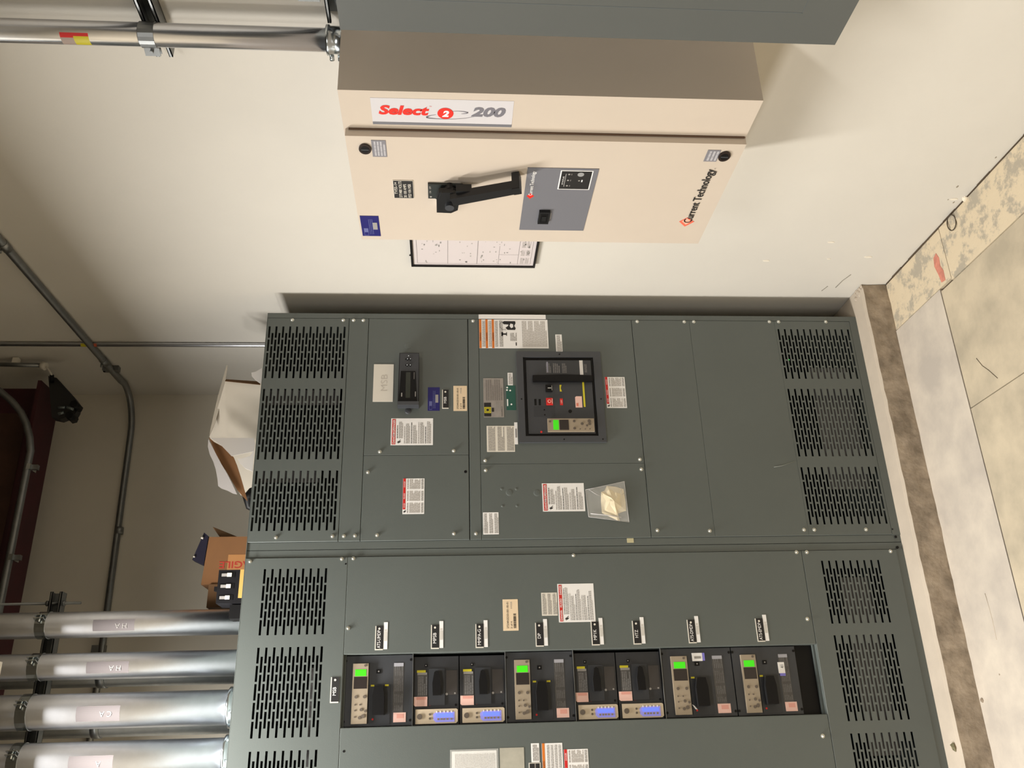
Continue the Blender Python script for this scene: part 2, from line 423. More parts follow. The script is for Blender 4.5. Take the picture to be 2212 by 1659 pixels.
def panel(parent, xR, xL, zT, zB, holes=(), name='panel', label=None, y=0.0):
    q = MB(); S = S_board(y); t = .0018
    rows = {}
    for h in holes: rows.setdefault(round(h[2], 5), []).append(h)
    z = zB
    for k in sorted(rows):
        hs = sorted(rows[k]); z0, z1 = hs[0][2], hs[0][3]
        q.rect(S, xL, xR, z, z0, 0, GRAY); x = xL
        for (a, b, _, _) in hs:
            q.rect(S, x, a, z0, z1, 0, GRAY); x = b
            q.face([S(a, z0, 0), S(b, z0, 0), S(b, z0, -t), S(a, z0, -t)], GRAY); q.face([S(b, z1, 0), S(a, z1, 0), S(a, z1, -t), S(b, z1, -t)], GRAY)
            q.face([S(a, z1, 0), S(a, z0, 0), S(a, z0, -t), S(a, z1, -t)], GRAY); q.face([S(b, z0, 0), S(b, z1, 0), S(b, z1, -t), S(b, z0, -t)], GRAY)
        q.rect(S, x, xR, z0, z1, 0, GRAY); z = z1
    q.rect(S, xL, xR, z, zT, 0, GRAY)
    for (a, b, c, d) in ((xL, zB, xR, zB), (xR, zB, xR, zT), (xR, zT, xL, zT), (xL, zT, xL, zB)):
        cx_, cz_ = (xL+xR)/2, (zB+zT)/2; k = .0012
        A = (a+math.copysign(k, a-cx_), b+math.copysign(k, b-cz_)); B = (c+math.copysign(k, c-cx_), d+math.copysign(k, d-cz_))
        q.face([S(a, b, 0), S(*A, -k), S(*B, -k), S(c, d, 0)], GRAY)
        q.face([S(*A, -k), S(*A, -LIP), S(*B, -LIP), S(*B, -k)], GRAY)
    return q.build(name, parent, label=label)
HB = 2.324
def shell(sec, xR, xL):
    q = MB(); D = .93; t = .003
    q.box(WB, xR-t, xR, .022, D, 0, HB-.001, GRAYD); q.box(WB, xL, xL+t, .022, D, 0, HB-.001, GRAYD)
    q.box(WB, xL, xR, .0, D, HB-.002, HB, GRAY); q.box(WB, xL, xR, D-t, D, 0, HB-.001, GRAYD); q.box(WB, xL, xR, .03, D, 0, .003, GRAYD)
    q.build('enclosure', sec)
# section on the right ------------------------------------------------
s1 = thing('switchgear_section', (-.457, .46, 0), 'grey switchgear section with the main breaker, beside the cream wall', 'switchgear')
shell(s1, 0, -.914)
q = MB()
q.box(BO, -.0205, 0, .0, HB-.002, -.03, .0, GRAY)
q.box(BO, -.9135, -.888, 0, HB-.002, -.03, -.004, GRAY)
q.box(BO, -.888, -.0205, 0.0, .030, -.03, .0, GRAY)
for z in (2.0145, 1.9395, 1.5595, 1.5185, .9165, .6845, .3405): q.box(BO, -.888, -.0205, z-.012, z+.012, -.03, -.016, GRAYD)
for x, z0, z1 in ((-.575, 1.56, 1.94), (-.610, .916, 1.518)): q.box(BO, x-.012, x+.012, z0, z1, -.03, -.016, GRAYD)
q.build('frame', s1)
BCG = mat('bus_cover_grey', (92, 90, 90), .5)
for a in ((-.70, -.20, .05, .20, -.06, -.058), (-.36, -.30, 2.04, 2.32, -.05, -.048), (-.66, -.6, 2.1, 2.32, -.05, -.048)):
    q = MB(); q.box(BO, *a, BCG); q.build('bus_cover', s1)
XR1, XL1 = -.0225, -.8855
BL1 = [(-.0568, -.2722, 4), (-.3145, -.5885, 5), (-.6305, -.8475, 4)]
pT = panel(s1, XR1, XL1, HB-.003, 2.0165, slots(BL1, 2.0265, 2.3155, 12), 'vent_panel')
pS = panel(s1, XR1, XL1, 2.0125, 1.9415)
pI = panel(s1, XR1, -.5735, 1.9375, 1.5625)
pJ = panel(s1, -.5765, XL1, 1.9375, 1.5625)
pK = panel(s1, XR1, XL1, 1.5570, 1.5200)
pM = panel(s1, XR1, -.6085, 1.5165, .9185)
pN = panel(s1, -.6115, XL1, 1.5165, .9185)
pO = panel(s1, XR1, XL1, .9145, .6860)
pP = panel(s1, XR1, XL1, .6835, .3415)
pV = panel(s1, XR1, XL1, .3395, .0315, slots(BL1, .0395, .3315, 12), 'vent_panel')
for p, L in ((pT, [(-.03, 2.229), (-.03, 2.037), (-.871, 2.227), (-.869, 2.035)]), (pS, [(-.03, 1.998), (-.03, 1.961), (-.869, 1.996), (-.868, 1.958)]),
             (pI, [(-.562, 1.882), (-.56, 1.616)]), (pJ, [(-.639, 1.922), (-.867, 1.882), (-.865, 1.616)]), (pK, [(-.03, 1.54), (-.866, 1.539)]),
             (pM, [(-.598, 1.502), (-.597, .933)]), (pN, [(-.635, 1.501), (-.635, .931)]), (pO, [(-.028, .894), (-.028, .7055), (-.862, .893), (-.866, .7033)]),
             (pP, [(-.0275, .667), (-.0254, .3603), (-.8664, .3571)]), (pV, [(-.0252, .3224), (-.0239, .1281), (-.8668, .3191), (-.8682, .1264)])):
    for x, z in L: screw(p, x, z)
q = MB(); q.disc(BO, -.639, 1.573, .0055, .0055, 0, .0004, VBLACK, 10); q.build('knockout', pJ)
q = MB()
for x, z, r in ((-.718, 1.4173, .013), (-.7042, 1.4444, .005), (-.7047, 1.3918, .005), (-.767, 1.443, .005), (-.767, 1.391, .005), (-.72, 1.318, .013)):
    q = MB(); q.dome(BO, x, z, r, 0, .0016, GRAY, 14, 2); q.build('plug', pN)
q = MB(); q.dome(BO, -.137, 1.786, .016, 0, .0016, GRAY, 16, 2); q.build('plug', pI)
# labels on the right section
q = MB(); q.box(BO, -.367, -.215, 1.84, 1.914, 0, .0012, OFFW)
q.text(BO, 'MSB', -.291, 1.862, .026, .0016, mat('pencil_grey', (196, 188, 178), .6), 'c', wscale=1.1, bold=-.012); q.build('card', pI, label='white card with MSB written faintly')
bluetag(pI, -.309, -.403, 1.711, 1.667)
nameplate(pI, -.319, -.395, 1.658, 1.634, 'MSB')
barcode(pI, -.303, -.404, 1.616, 1.5655, '27234N2D50-001-00-01', '4 of 4')
danger(pI, -.433, -.537, 1.844, 1.691, 'wide', label='white danger label with many text lines, below the meter', seed=3)
danger(pJ, -.663, -.793, 1.796, 1.72, 'cols', label='wide three column danger label', seed=4)
danger(pM, -.266, -.393, 1.040, .9635, 'cols', label='three column danger label under the main breaker', seed=5)
danger(pN, -.685, -.789, 1.299, 1.147, 'wide', label='white danger label above the clear bag', seed=6)
notice(pN, -.790, -.869, 1.513, 1.458, 4, label='small white notice in the corner', seed=7, blocks=3)
notice(pM, -.086, -.162, 1.221, 1.196, 4, seed=8); notice(pM, -.249, -.3006, 1.411, 1.392, 4, seed=9)
notice(pM, -.4635, -.5645, 1.4945, 1.392, 5, base=OFFW, seed=10, blocks=3, label='white document sticker')
q = MB(); q.box(BO, -.536, -.450, 1.380, 1.392, .0005, .001, WHITE); q.rect(BO, -.51, -.475, 1.383, 1.389, .0014, INKG); q.build('strip_sticker', pM)
# orange arc flash warning folded over the corner
q = MB(); rr = random.Random(12); a0, a1, b0, b1 = -.146, -.0225, 1.2490, 1.5165; e = .0010
q.box(BO, a0, a1, b0, b1, 0, .0006, WHITE); q.box(BO, -.0195, -.0005, b0+.006, b1+.001, 0, .0006, WHITE)
for i in range(3):
    z = b1-.0005-i*.0245; q.rect(BO, a0, a1, z-.0085, z, e, ORANGE); q.text(BO, 'WARNING', a0+.03, z-.0068, .005, e+.0003, INK, 'l', wscale=1.1, bold=.01)
    para(q, BO, a0+.006, a1-.006, z-.0225, z-.011, 3, e, INKG, rr)
para(q, BO, a0+.006, a1-.004, 1.425, 1.440, 3, e, INKG, rr)
zz = 1.395
q.poly(BO, [(-.0297, 1.376), (-.0297, 1.420), (-.036, 1.426), (-.043, 1.420), (-.044, 1.402), (-.051, 1.404), (-.058, 1.414), (-.067, 1.406), (-.0677, 1.377), (-.060, 1.374), (-.050, 1.380), (-.038, 1.374)], .0006, e, INK)
q.poly(BO, [(-.043, 1.384), (-.056, 1.384), (-.060, 1.392), (-.050, 1.398), (-.040, 1.394)], e, e+.0003, WHITE)
hx = [(-.0315, 1.426), (-.040, 1.4359), (-.056, 1.4359), (-.067, 1.424), (-.067, 1.412)]
for i in range(4): q.tube([(hx[i][0], -e, hx[i][1]), (hx[i+1][0], -e, hx[i+1][1])], .0006, INK, 4)
q.box(BO, -.094, -.077, 1.424, 1.430, .0006, e, INK); q.box(BO, -.0885, -.0825, 1.409, 1.430, .0006, e, INK); q.box(BO, -.093, -.078, 1.409, 1.412, .0006, e, INK)
para(q, BO, -.115, -.080, 1.372, 1.398, 5, e, INKG, rr); q.rect(BO, -.135, -.121, 1.372, 1.376, e, INK)
para(q, BO, a0+.006, a1-.006, 1.255, 1.352, 16, e, INKP, rr)
q.build('warning_label', s1, label='white warning label with three orange bands, folded over the edge')
# silver maker's plate, green label
q = MB(); q.box(BO, -.4295, -.2718, 1.4285, 1.504, 0, .0007, SILV); rr = random.Random(13); e = .0011
q.rect(BO, -.4262, -.3716, 1.4762, 1.5025, e, INK)
q.rect(BO, -.413, -.389, 1.4765, 1.5012, e+.0002, YEL); q.rect(BO, -.410, -.392, 1.4795, 1.4985, e+.0004, INK)
q.rect(BO, -.4085, -.3935, 1.481, 1.497, e+.0006, YEL); q.rect(BO, -.4055, -.3965, 1.4842, 1.494, e+.0008, INK)
q.rect(BO, -.408, -.392, 1.4655, 1.474, e, INK); para(q, BO, -.405, -.372, 1.435, 1.462, 4, e, INKG, rr)
q.text(BO, 'SQUARE D', -.426, 1.434, .0048, e, INK, 'l', fit=.04)
para(q, BO, -.362, -.278, 1.434, 1.498, 8, e, mat('plate_print', (120, 114, 110), .5), rr)
q.build('rating_plate', pM, label='silver rating plate with a black and yellow square emblem')
q = MB(); q.box(BO, -.401, -.3014, 1.383, 1.4185, 0, .0006, GREENL); q.rect(BO, -.385, -.357, 1.412, 1.4165, .001, WHITE)
for a, b in ((-.322, 1.403), (-.378, 1.400), (-.310, 1.414), (-.32, 1.415)): q.disc(BO, a, b, .0035, .0035, .0006, .001, WHITE, 8)
q.build('green_label', pM, label='small dark green label')
q = MB(); q.box(BO, -.904, -.888, .9805, 1.0045, -.004, -.0032, mat('masking_tape', (196, 188, 150), .8)); q.build('tape_scrap', s1)
q = MB()
for x, z, r in ((-.896, .0199, .005), (-.868, .0263, .003)): q.disc(BO, x, z, r, r, 0, .0005, VBLACK, 10)
q.build('bolt_hole', s1)
q = MB(); q.tube([at(1672, 1009, -.001), at(1690, 1006, -.001), at(1716, 997, -.001)], .0008, mat('scratch_light', (150, 154, 146), .5), 5); q.build('scratch', pP)
q = MB(); p = at(1704, 777, .03); q.dome(S_board(.03), p.x, p.z, .0022, 0, .002, mat('green_led', (70, 255, 90), .4, emit=3), 8, 2); q.build('indicator_light', s1, label='tiny green light behind the vent')

# section on the left ---------------------------------------------------
X0, X1 = -.915, -1.834
s2 = thing('switchgear_section', (-1.374, .46, 0), 'grey switchgear section with eight feeder breakers in a tall recess', 'switchgear')
shell(s2, X0, X1)
q = MB()
q.box(BO, -.9395, -.9155, 0, HB-.002, -.03, -.004, GRAY); q.box(BO, X1, -1.809, 0, HB-.002, -.03, 0, GRAY)
q.box(BO, -1.809, -.9395, 0, .0265, -.03, -.002, GRAY)
for z, a, b in ((1.9785, -.94, -1.809), (.3785, -.94, -1.809)): q.box(BO, b, a, z-.008, z+.008, -.03, -.016, GRAYD)
for x0 in (-1.2625, -1.4885):                                   # sides of the breaker recess
    q.box(BO, x0-.001, x0+.001, .3785, 1.9785, -.10, -.002, GRAY)
for z0 in (.3785, 1.9785): q.box(BO, -1.4885, -1.2625, z0-.001, z0+.001, -.10, -.002, GRAY)
q.build('frame', s2)
q = MB(); q.box(BO, -1.49, -1.26, .377, 1.979, -.102, -.10, VBLACK); q.box(BO, -1.4875, -1.2635, .381, .449, -.035, -.03, VBLACK); q.build('recess_back', s2)
for a in ((-1.62, -1.03, .13, .235, -.05, -.048), (-1.7, -1.3, 2.07, 2.09, -.03, -.028)):
    q = MB(); q.box(BO, *a, BCG); q.build('bus_cover', s2)
BL2 = [(-.9785, -1.1965, 4), (-1.2355, -1.5115, 5), (-1.5495, -1.7675, 4)]
tV = panel(s2, -.9425, -1.807, HB-.003, 1.9800, slots(BL2, 2.0465, 2.2585, 9), 'vent_panel')
tR = panel(s2, -.9425, -1.2615, 1.9770, .3805)
tL = panel(s2, -1.4895, -1.807, 1.9770, .3805)
tB = panel(s2, -.9425, -1.807, .3770, .0280, slots(BL2, .0990, .3130, 9), 'vent_panel')
for p, L in ((tV, [(-.952, 2.307), (-.948, 1.999)]), (tR, [(-.947, 1.96), (-.943-.004, 1.199), (-.944-.003, .3977), (-1.1793, .3969), (-1.179, 1.9674)]),
             (tB, [(-.9475, .3601), (-.9485, .051)]), (tL, [(-1.5546, .4072)])):
    for x, z in L: screw(p, x, z)
q = MB(); q.disc(BO, -1.5566, 1.9636, .004, .004, 0, .0005, VBLACK, 10); q.disc(BO, -.9343, .0212, .005, .005, -.002, .0005, VBLACK, 10); q.disc(BO, -.965, 1.985, .003, .003, 0, .0005, VBLACK, 8); q.build('bolt_hole', s2)
NP = [('ATS-UMDP', 1.864), ('MPSB', 1.6795), ('MMPA-G', 1.531), ('DP', 1.3295), ('MP1K', 1.140), ('HTZ', .998), ('ATS-DMDP', .808), ('ATS-EMDP', .569)]
for t, z in NP:
    nameplate(tR, -1.174, -1.2515, z+.0133, z-.0133, t)
    q = MB(); q.box(BO, -1.249, -1.162, z-.0275, z-.0145, 0, .0012, WHITE); q.rect(BO, -1.223, -1.194, z-.025, z-.0165, .0016, mat('faint_print', (206, 202, 194), .6)); q.rect(BO, -1.192, -1.186, z-.024, z-.0175, .0016, MATS['faint_print']); q.build('strip_sticker', tR)
nameplate(tV, -1.333, -1.412, 2.015, 1.988, 'MSB', label='black MSB nameplate under the vents')
barcode(tR, -1.094, -1.198, 1.451, 1.399, '27234N2D50-001-00-01', '3 of 4')
notice(tR, -1.074, -1.151, 1.318, 1.264, 4, base=OFFW, seed=21, blocks=3)
danger(tR, -1.045, -1.174, 1.261, 1.1355, 'wide', label='white danger label beside the nameplates', seed=22)
danger(tL, -1.571, -1.70, 1.266, 1.188, 'cols', label='three column danger label on the left panel', seed=23)
q = MB(); rr = random.Random(24); q.box(BO, -1.70, -1.551, 1.270, 1.336, 0, .0005, WHITE); q.rect(BO, -1.70, -1.551, 1.3275, 1.3355, .0009, ORANGE); q.text(BO, 'WARNING', -1.62, 1.3292, .005, .0012, INK, 'c')
for k in range(4): para(q, BO, -1.69, -1.556, 1.275+k*.0125, 1.284+k*.0125, 3, .0009, INKG, rr)
q.build('warning_label', tL, label='white warning label with an orange band')
notice(tL, -1.55, -1.606, 1.371, 1.345, 4, seed=25)
q = MB(); q.box(BO, -1.69, -1.607, 1.342, 1.380, 0, .001, OFFW); q.rect(BO, -1.688, -1.609, 1.345, 1.378, .0014, SILV); q.rect(BO, -1.63, -1.61, 1.362, 1.377, .0017, INK); q.rect(BO, -1.63, -1.61, 1.346, 1.358, .0017, INK); q.build('rating_plate', tL)
q = MB(); rr = random.Random(26); q.box(BO, -1.72, -1.567, 1.482, 1.624, 0, .0012, WHITE)
for k in range(28): wl(q, BO, -1.71, -1.575, 1.488+k*.0046, .0016, .0016, INKP, rr)
q.build('directory_card', tL, label='white lined directory card in a clear holder')
q = MB(); q.box(BO, -1.725, -1.562, 1.476, 1.630, .0014, .002, CLEARBAG); q.build('card_holder', tL)
q = MB(); q.box(BO, -1.72, -1.561, 1.394, 1.472, 0, .0008, mat('hazy_sleeve', (176, 172, 158), .35, var=.1, scale=30)); q.build('sleeve', tL, label='hazy clear plastic sleeve')

# ------------------------------------------------------------------ main breaker
B0 = thing('main_circuit_breaker', (-.347, 0, 1.05), 'large dark grey main circuit breaker with a square bezel, red button and green display', 'circuit breaker')
def ring(q, S, o, i, h0, h1, m):
    (a0, a1, b0, b1), (c0, c1, d0, d1) = o, i
    q.box(S, a0, a1, d1, b1, h0, h1, m); q.box(S, a0, a1, b0, d0, h0, h1, m); q.box(S, a0, c0, d0, d1, h0, h1, m); q.box(S, c1, a1, d0, d1, h0, h1, m)
q = MB(); ring(q, BO, (-.531, -.1634, 1.052, 1.376), (-.507, -.187, 1.081, 1.3515), 0, .009, DKG2)
ring(q, BO, (-.507, -.187, 1.081, 1.3515), (-.500, -.194, 1.088, 1.3445), 0, .004, VBLACK); q.build('bezel', B0)
q = MB()
for a, b in ((-.36, 1.362), (-.52, 1.21), (-.36, 1.062), (-.52, 1.066), (-.175, 1.21)): q.disc(BO, a, b, .003, .003, .009, .0095, VBLACK, 8)
q.build('bezel_screw', B0)
q = MB(); q.box(BO, -.500, -.194, 1.088, 1.3445, 0, .002, VBLACK); q.box(BO, -.4975, -.199, 1.091, 1.340, .002, .006, DKG); q.box(BO, -.43, -.388, 1.238, 1.318, .006, .0064, mat('cover_dark', (50, 52, 56), .45)); q.build('faceplate', B0)
q = MB(); q.poly(BO, [(-.2905, 1.0916), (-.2905, 1.3175), (-.267, 1.3175), (-.2635, 1.20), (-.2675, 1.0916)], .006, .020, VBLACK); q.build('charging_handle', B0)
q = MB(); rr = random.Random(31)
for z0, z1 in ((1.246, 1.266), (1.212, 1.240), (1.186, 1.204)): para(q, BO, -.252, -.212, z0, z1, 4, .0064, mat('plate_text', (126, 124, 124), .5), rr)
q.rect(BO, -.250, -.206, 1.256, 1.262, .0068, mat('lilac_text', (150, 150, 166), .5)); para(q, BO, -.25, -.215, 1.108, 1.118, 2, .0064, MATS['plate_text'], rr)
q.build('printed_text', B0)
q = MB(); q.box(BO, -.2593, -.1992, 1.122, 1.135, .006, .0066, WHITE); q.build('strip_sticker', B0)
q = MB(); q.box(BO, -.391, -.2896, 1.122, 1.1287, .006, .0068, YEL); q.build('yellow_strip', B0)
q = MB(); q.box(BO, -.330, -.303, 1.2445, 1.2695, .006, .012, VBLACK); q.rect(BO, -.3175, -.3155, 1.249, 1.262, .0124, WHITE); q.rect(BO, -.326, -.306, 1.2455, 1.2475, .0124, INKG); q.build('close_button', B0)
q = MB(); q.box(BO, -.3836, -.3569, 1.245, 1.2695, .006, .012, RED); q.disc(BO, -.3702, 1.258, .0068, .0068, .012, .0123, PINK, 14); q.disc(BO, -.3702, 1.258, .0045, .0045, .0123, .0126, RED, 12); q.rect(BO, -.38, -.36, 1.2462, 1.2485, .0124, PINK); q.build('open_button', B0, label='red push button')
q = MB(); q.poly(BO, [(-.3283, 1.208), (-.315, 1.212), (-.3013, 1.208), (-.3013, 1.216), (-.3283, 1.216)], .006, .0066, YEL); q.build('spring_flag', B0)
q = MB(); q.box(BO, -.3837, -.357, 1.2067, 1.2176, .006, .0068, RED); q.text(BO, 'OFF', -.37, 1.209, .006, .0072, PINK, 'c', bold=.01); q.build('position_flag', B0, label='red flag')
q = MB(); q.poly(BO, [(-.3933, 1.134), (-.3933, 1.1595), (-.352, 1.1595), (-.348, 1.155), (-.348, 1.134)], .006, .0068, PINK); q.rect(BO, -.388, -.376, 1.149, 1.156, .0072, PINKR); q.build('sticker', B0)
q = MB(); q.box(BO, -.384, -.359, 1.306, 1.314, .006, .0064, VBLACK); q.box(BO, -.384, -.359, 1.290, 1.298, .006, .0064, VBLACK)
for a, b in ((-.4025, 1.278), (-.4225, 1.277)): q.disc(BO, a, b, .003, .003, .0064, .0068, VBLACK, 8)
q.disc(BO, -.4085, 1.1812, .007, .007, .006, .0066, VBLACK, 12); q.build('key_slot', B0)
q = MB(); q.box(BO, -.491, -.440, 1.0953, 1.269, .006, .014, TAN); q.build('trip_unit', B0)
tu = B0.children[-1] if B0.children else B0
tu = [c for c in COL.objects if c.name == 'trip_unit'][0]
q = MB(); q.box(BO, -.4843, -.4463, 1.228, 1.2482, .014, .0146, GLOW); q.build('green_screen', tu, label='lit green screen')
q = MB(); q.box(BO, -.4853, -.4453, 1.1907, 1.2249, .014, .0146, LCDD); q.build('dark_screen', tu)
q = MB()
for a, b, r in ((-.4506, 1.1696, .005), (-.4792, 1.1696, .005), (-.452, 1.260, .004), (-.4612, 1.1406, .0055), (-.4508, 1.1135, .0065), (-.468, 1.123, .004), (-.462, 1.112, .005), (-.482, 1.149, .002), (-.482, 1.13, .002), (-.482, 1.113, .002)): q.disc(BO, a, b, r, r, .014, .0158, mat('trip_dial', (96, 86, 76), .5), 10)
q.build('dial', tu)
q = MB(); q.disc(BO, -.4902, 1.293, .004, .004, .006, .0075, RED, 10); q.build('reset_button', B0, label='small red button')

# ------------------------------------------------------------------ power meter
M0 = thing('power_meter', (-.287, 0, 1.74), 'black rectangular power meter display with four small buttons on the upper right panel', 'meter')
q = MB(); q.poly(BO, [(-.394, 1.743), (-.394, 1.821), (-.181, 1.818), (-.181, 1.745)], 0, .030, BLACK, DKG); q.box(BO, -.391, -.184, 1.746, 1.816, .030, .032, DKG); q.build('housing', M0)
q = MB(); q.poly(BO, [(-.3785, 1.749), (-.3785, 1.817), (-.257, 1.811), (-.257, 1.757)], .032, .0335, VBLACK); q.build('display_window', M0)
q = MB(); q.box(BO, -.365, -.262, 1.775, 1.792, .0335, .0338, mat('lcd_grey', (44, 48, 42), .2)); q.rect(BO, -.36, -.345, 1.804, 1.808, .0338, INKG); q.rect(BO, -.36, -.34, 1.7545, 1.7575, .0338, INKG); q.rect(BO, -.29, -.262, 1.761, 1.7625, .0338, INKG); q.build('screen', M0)
q = MB(); q.box(BO, -.394, -.3795, 1.743, 1.821, .028, .036, DKG2); q.build('base_strip', M0)
q = MB()
for a, b in ((-.2085, 1.790), (-.2085, 1.779), (-.2335, 1.790), (-.2335, 1.778)): q.dome(BO, a, b, .0055, .032, .004, VBLACK, 10, 2)
q.build('button', M0)
q = MB()
for a, b in ((-.2085, 1.7875), (-.196, 1.7835), (-.2085, 1.7765), (-.2335, 1.7885), (-.2335, 1.7765)): q.dome(BO, a, b, .0015, .0362, .001, mat('indicator_white', (230, 235, 240), .3, emit=.4), 6, 2)
q.build('indicator_light', M0)
q = MB(); q.dome(BO, -.4035, 1.783, .013, 0, .004, DKG, 12, 2); q.build('meter_shadow', M0)  # oval shadow beside the meter, modelled as a dark grey dome

# ------------------------------------------------------------------ feeder breakers
def frame_breaker(zT, zB, label, off, extra=None):
    """wide black breaker with tan trip unit and green screen; u from left, v from top"""
    xL, xR = -1.4855, -1.2655; Wd = xR-xL; 
    o = thing('circuit_breaker', (-1.375, .06, zB), label, 'circuit breaker', 'feeder breakers in the left section')
    S = S_board(.018)
    return o
def make_large(H):
    xL, xR = -.110, .110
    parts = []
    # local frame: origin at the bottom centre; S maps (a,b,h) to the front plane
    S = lambda a, b, h: (a, -h, b)
    def B(q, n, lab=None, par=None): parts.append((n, q, lab, par)); return len(parts)-1
    q = MB(); q.box(S, xL, xR, .001, H-.001, -.06, 0, DKG); q.box(S, -.035, .060, H*.08, H*.62, 0, .003, mat('breaker_raised', (50, 52, 56), .45)); B(q, 'body')
    # photo layout turned upright: along z from the top: trip unit left ... here the unit lies across the breaker
    return parts, S
# Every feeder breaker is mounted sideways: its long axis runs left-right (a), its width runs up-down (b).
def place_large(zT, zB, label, white=None, flagw=False, first=None):
    H = zT-zB; o = thing('circuit_breaker', (-1.375, .06, zB), label, 'circuit breaker', 'feeder breakers in the tall recess')
    S0 = S_board(.02)
    xr, xl = -1.2665, -1.4845
    def A(v): return xr-(xr-xl)*v            # v: 0 at the right edge, 1 at the left edge
    def Z(u): return zT-(zT-zB)*u            # u: 0 at the top
    def bx(name, v0, v1, u0, u1, h0, h1, m, par=None, lab=None):
        q = MB(); q.box(S0, A(v1), A(v0), Z(u1), Z(u0), h0, h1, m); return q.build(name, par or o, label=lab)
    q = MB(); q.box(S0, xl, xr, zB+.001, zT-.001, -.06, 0, DKG)
    q.box(S0, A(.98), A(.42), Z(.68), Z(.38), 0, .002, mat('breaker_raised', (48, 50, 54), .45))
    for v, u in ((.07, .02), (.93, .02), (.07, .975), (.93, .975)): q.disc(S0, A(v), Z(u), .0045, .0045, 0, .0008, VBLACK, 8)
    q.build('body', o)
    t = bx('trip_unit', .115, .965, .13, .355, 0, .010, TAN)
    bx('green_screen', .20, .295, .165, .325, .010, .0106, GLOW, t, 'lit green screen')
    bx('dark_screen', .305, .475, .15, .34, .010, .0106, LCDD, t)
    q = MB()
    for v, u, r in ((.145, .31, .004), (.59, .19, .005), (.59, .31, .005), (.70, .18, .0025), (.70, .25, .0025), (.77, .27, .005), (.78, .18, .0025), (.79, .33, .004), (.86, .30, .006), (.88, .25, .005), (.87, .18, .0025)): q.disc(S0, A(v), Z(u), r, r, .010, .0118, MATS['trip_dial'], 10)
    q.build('dial', t)
    q = MB(); q.poly(S0, [(A(.85), Z(.60)), (A(.85), Z(.435)), (A(.58), Z(.43)), (A(.44), Z(.455)), (A(.44), Z(.575)), (A(.58), Z(.60))], .002, .026, VBLACK, BLACK)
    q.build('handle', o)
    bx('position_mark', .42, .445, .395, .445, .002, .0028, YEL)
    if not flagw: bx('position_mark', .42, .445, .60, .655, .002, .0028, YEL)
    q = MB(); q.box(S0, A(.26), A(.20), Z(.535), Z(.47), 0, .0018, VBLACK); q.disc(S0, A(.23), Z(.503), .0025, .0025, .0018, .0022, INKG, 8); q.build('push_button', o)
    q = MB(); rr = random.Random(5); q.box(S0, A(.82), A(.12), Z(.87), Z(.72), 0, .0006, GPLATE); ink = mat('plate_text', (126, 124, 124), .5)
    for v0, v1 in ((.16, .3), (.34, .52), (.56, .68), (.72, .79)): para(q, S0, A(v1), A(v0), Z(.86), Z(.73), 5, .001, mat('plate_text_dim', (104, 102, 102), .5), rr)
    q.rect(S0, A(.165), A(.115), Z(.865), Z(.725), .0012, mat('plate_band', (168, 168, 176), .5)); q.build('rating_plate', o)
    q = MB(); q.box(S0, A(.955), A(.82), Z(.91), Z(.73), 0, .0012, PINK); q.rect(S0, A(.90), A(.84), Z(.88), Z(.78), .0015, mat('pink_print', (228, 164, 150), .6)); q.build('sticker', o)
    q = MB(); q.disc(S0, A(.905), Z(.435), .0035, .0035, .0, .0022, RED, 8); q.build('trip_indicator', o, label='small red indicator')
    q = MB(); q.box(S0, A(.915), A(.885), Z(.585), Z(.555), 0, .0015, INKG); q.build('terminal_tag', o)
    if white == 'top':
        q = MB(); q.box(S0, A(.19), A(.07), Z(.585), Z(.44), 0, .004, WHITE); q.box(S0, A(.185), A(.07), Z(.62), Z(.585), 0, .0035, VIOL); q.rect(S0, A(.155), A(.12), Z(.565), Z(.47), .0044, INKG); q.build('number_tag', o, label='white tag with a violet edge')
        q = MB(); q.poly(S0, [(A(.82), Z(.37)), (A(.89), Z(.41)), (A(.895), Z(.44)), (A(.84), Z(.40))], .004, .006, WHITE); q.build('torn_tag', o)
    if white == 'side':
        q = MB(); q.box(S0, A(.40), A(.235), Z(.80), Z(.70), .0006, .0022, WHITE); q.box(S0, A(.44), A(.40), Z(.80), Z(.715), .0006, .002, VIOL); q.text(S0, '41', A(.325), Z(.785), .012, .0026, INK, 'l', rot=0, wscale=.8); q.build('number_tag', o, label='white tag reading 41')
    return o
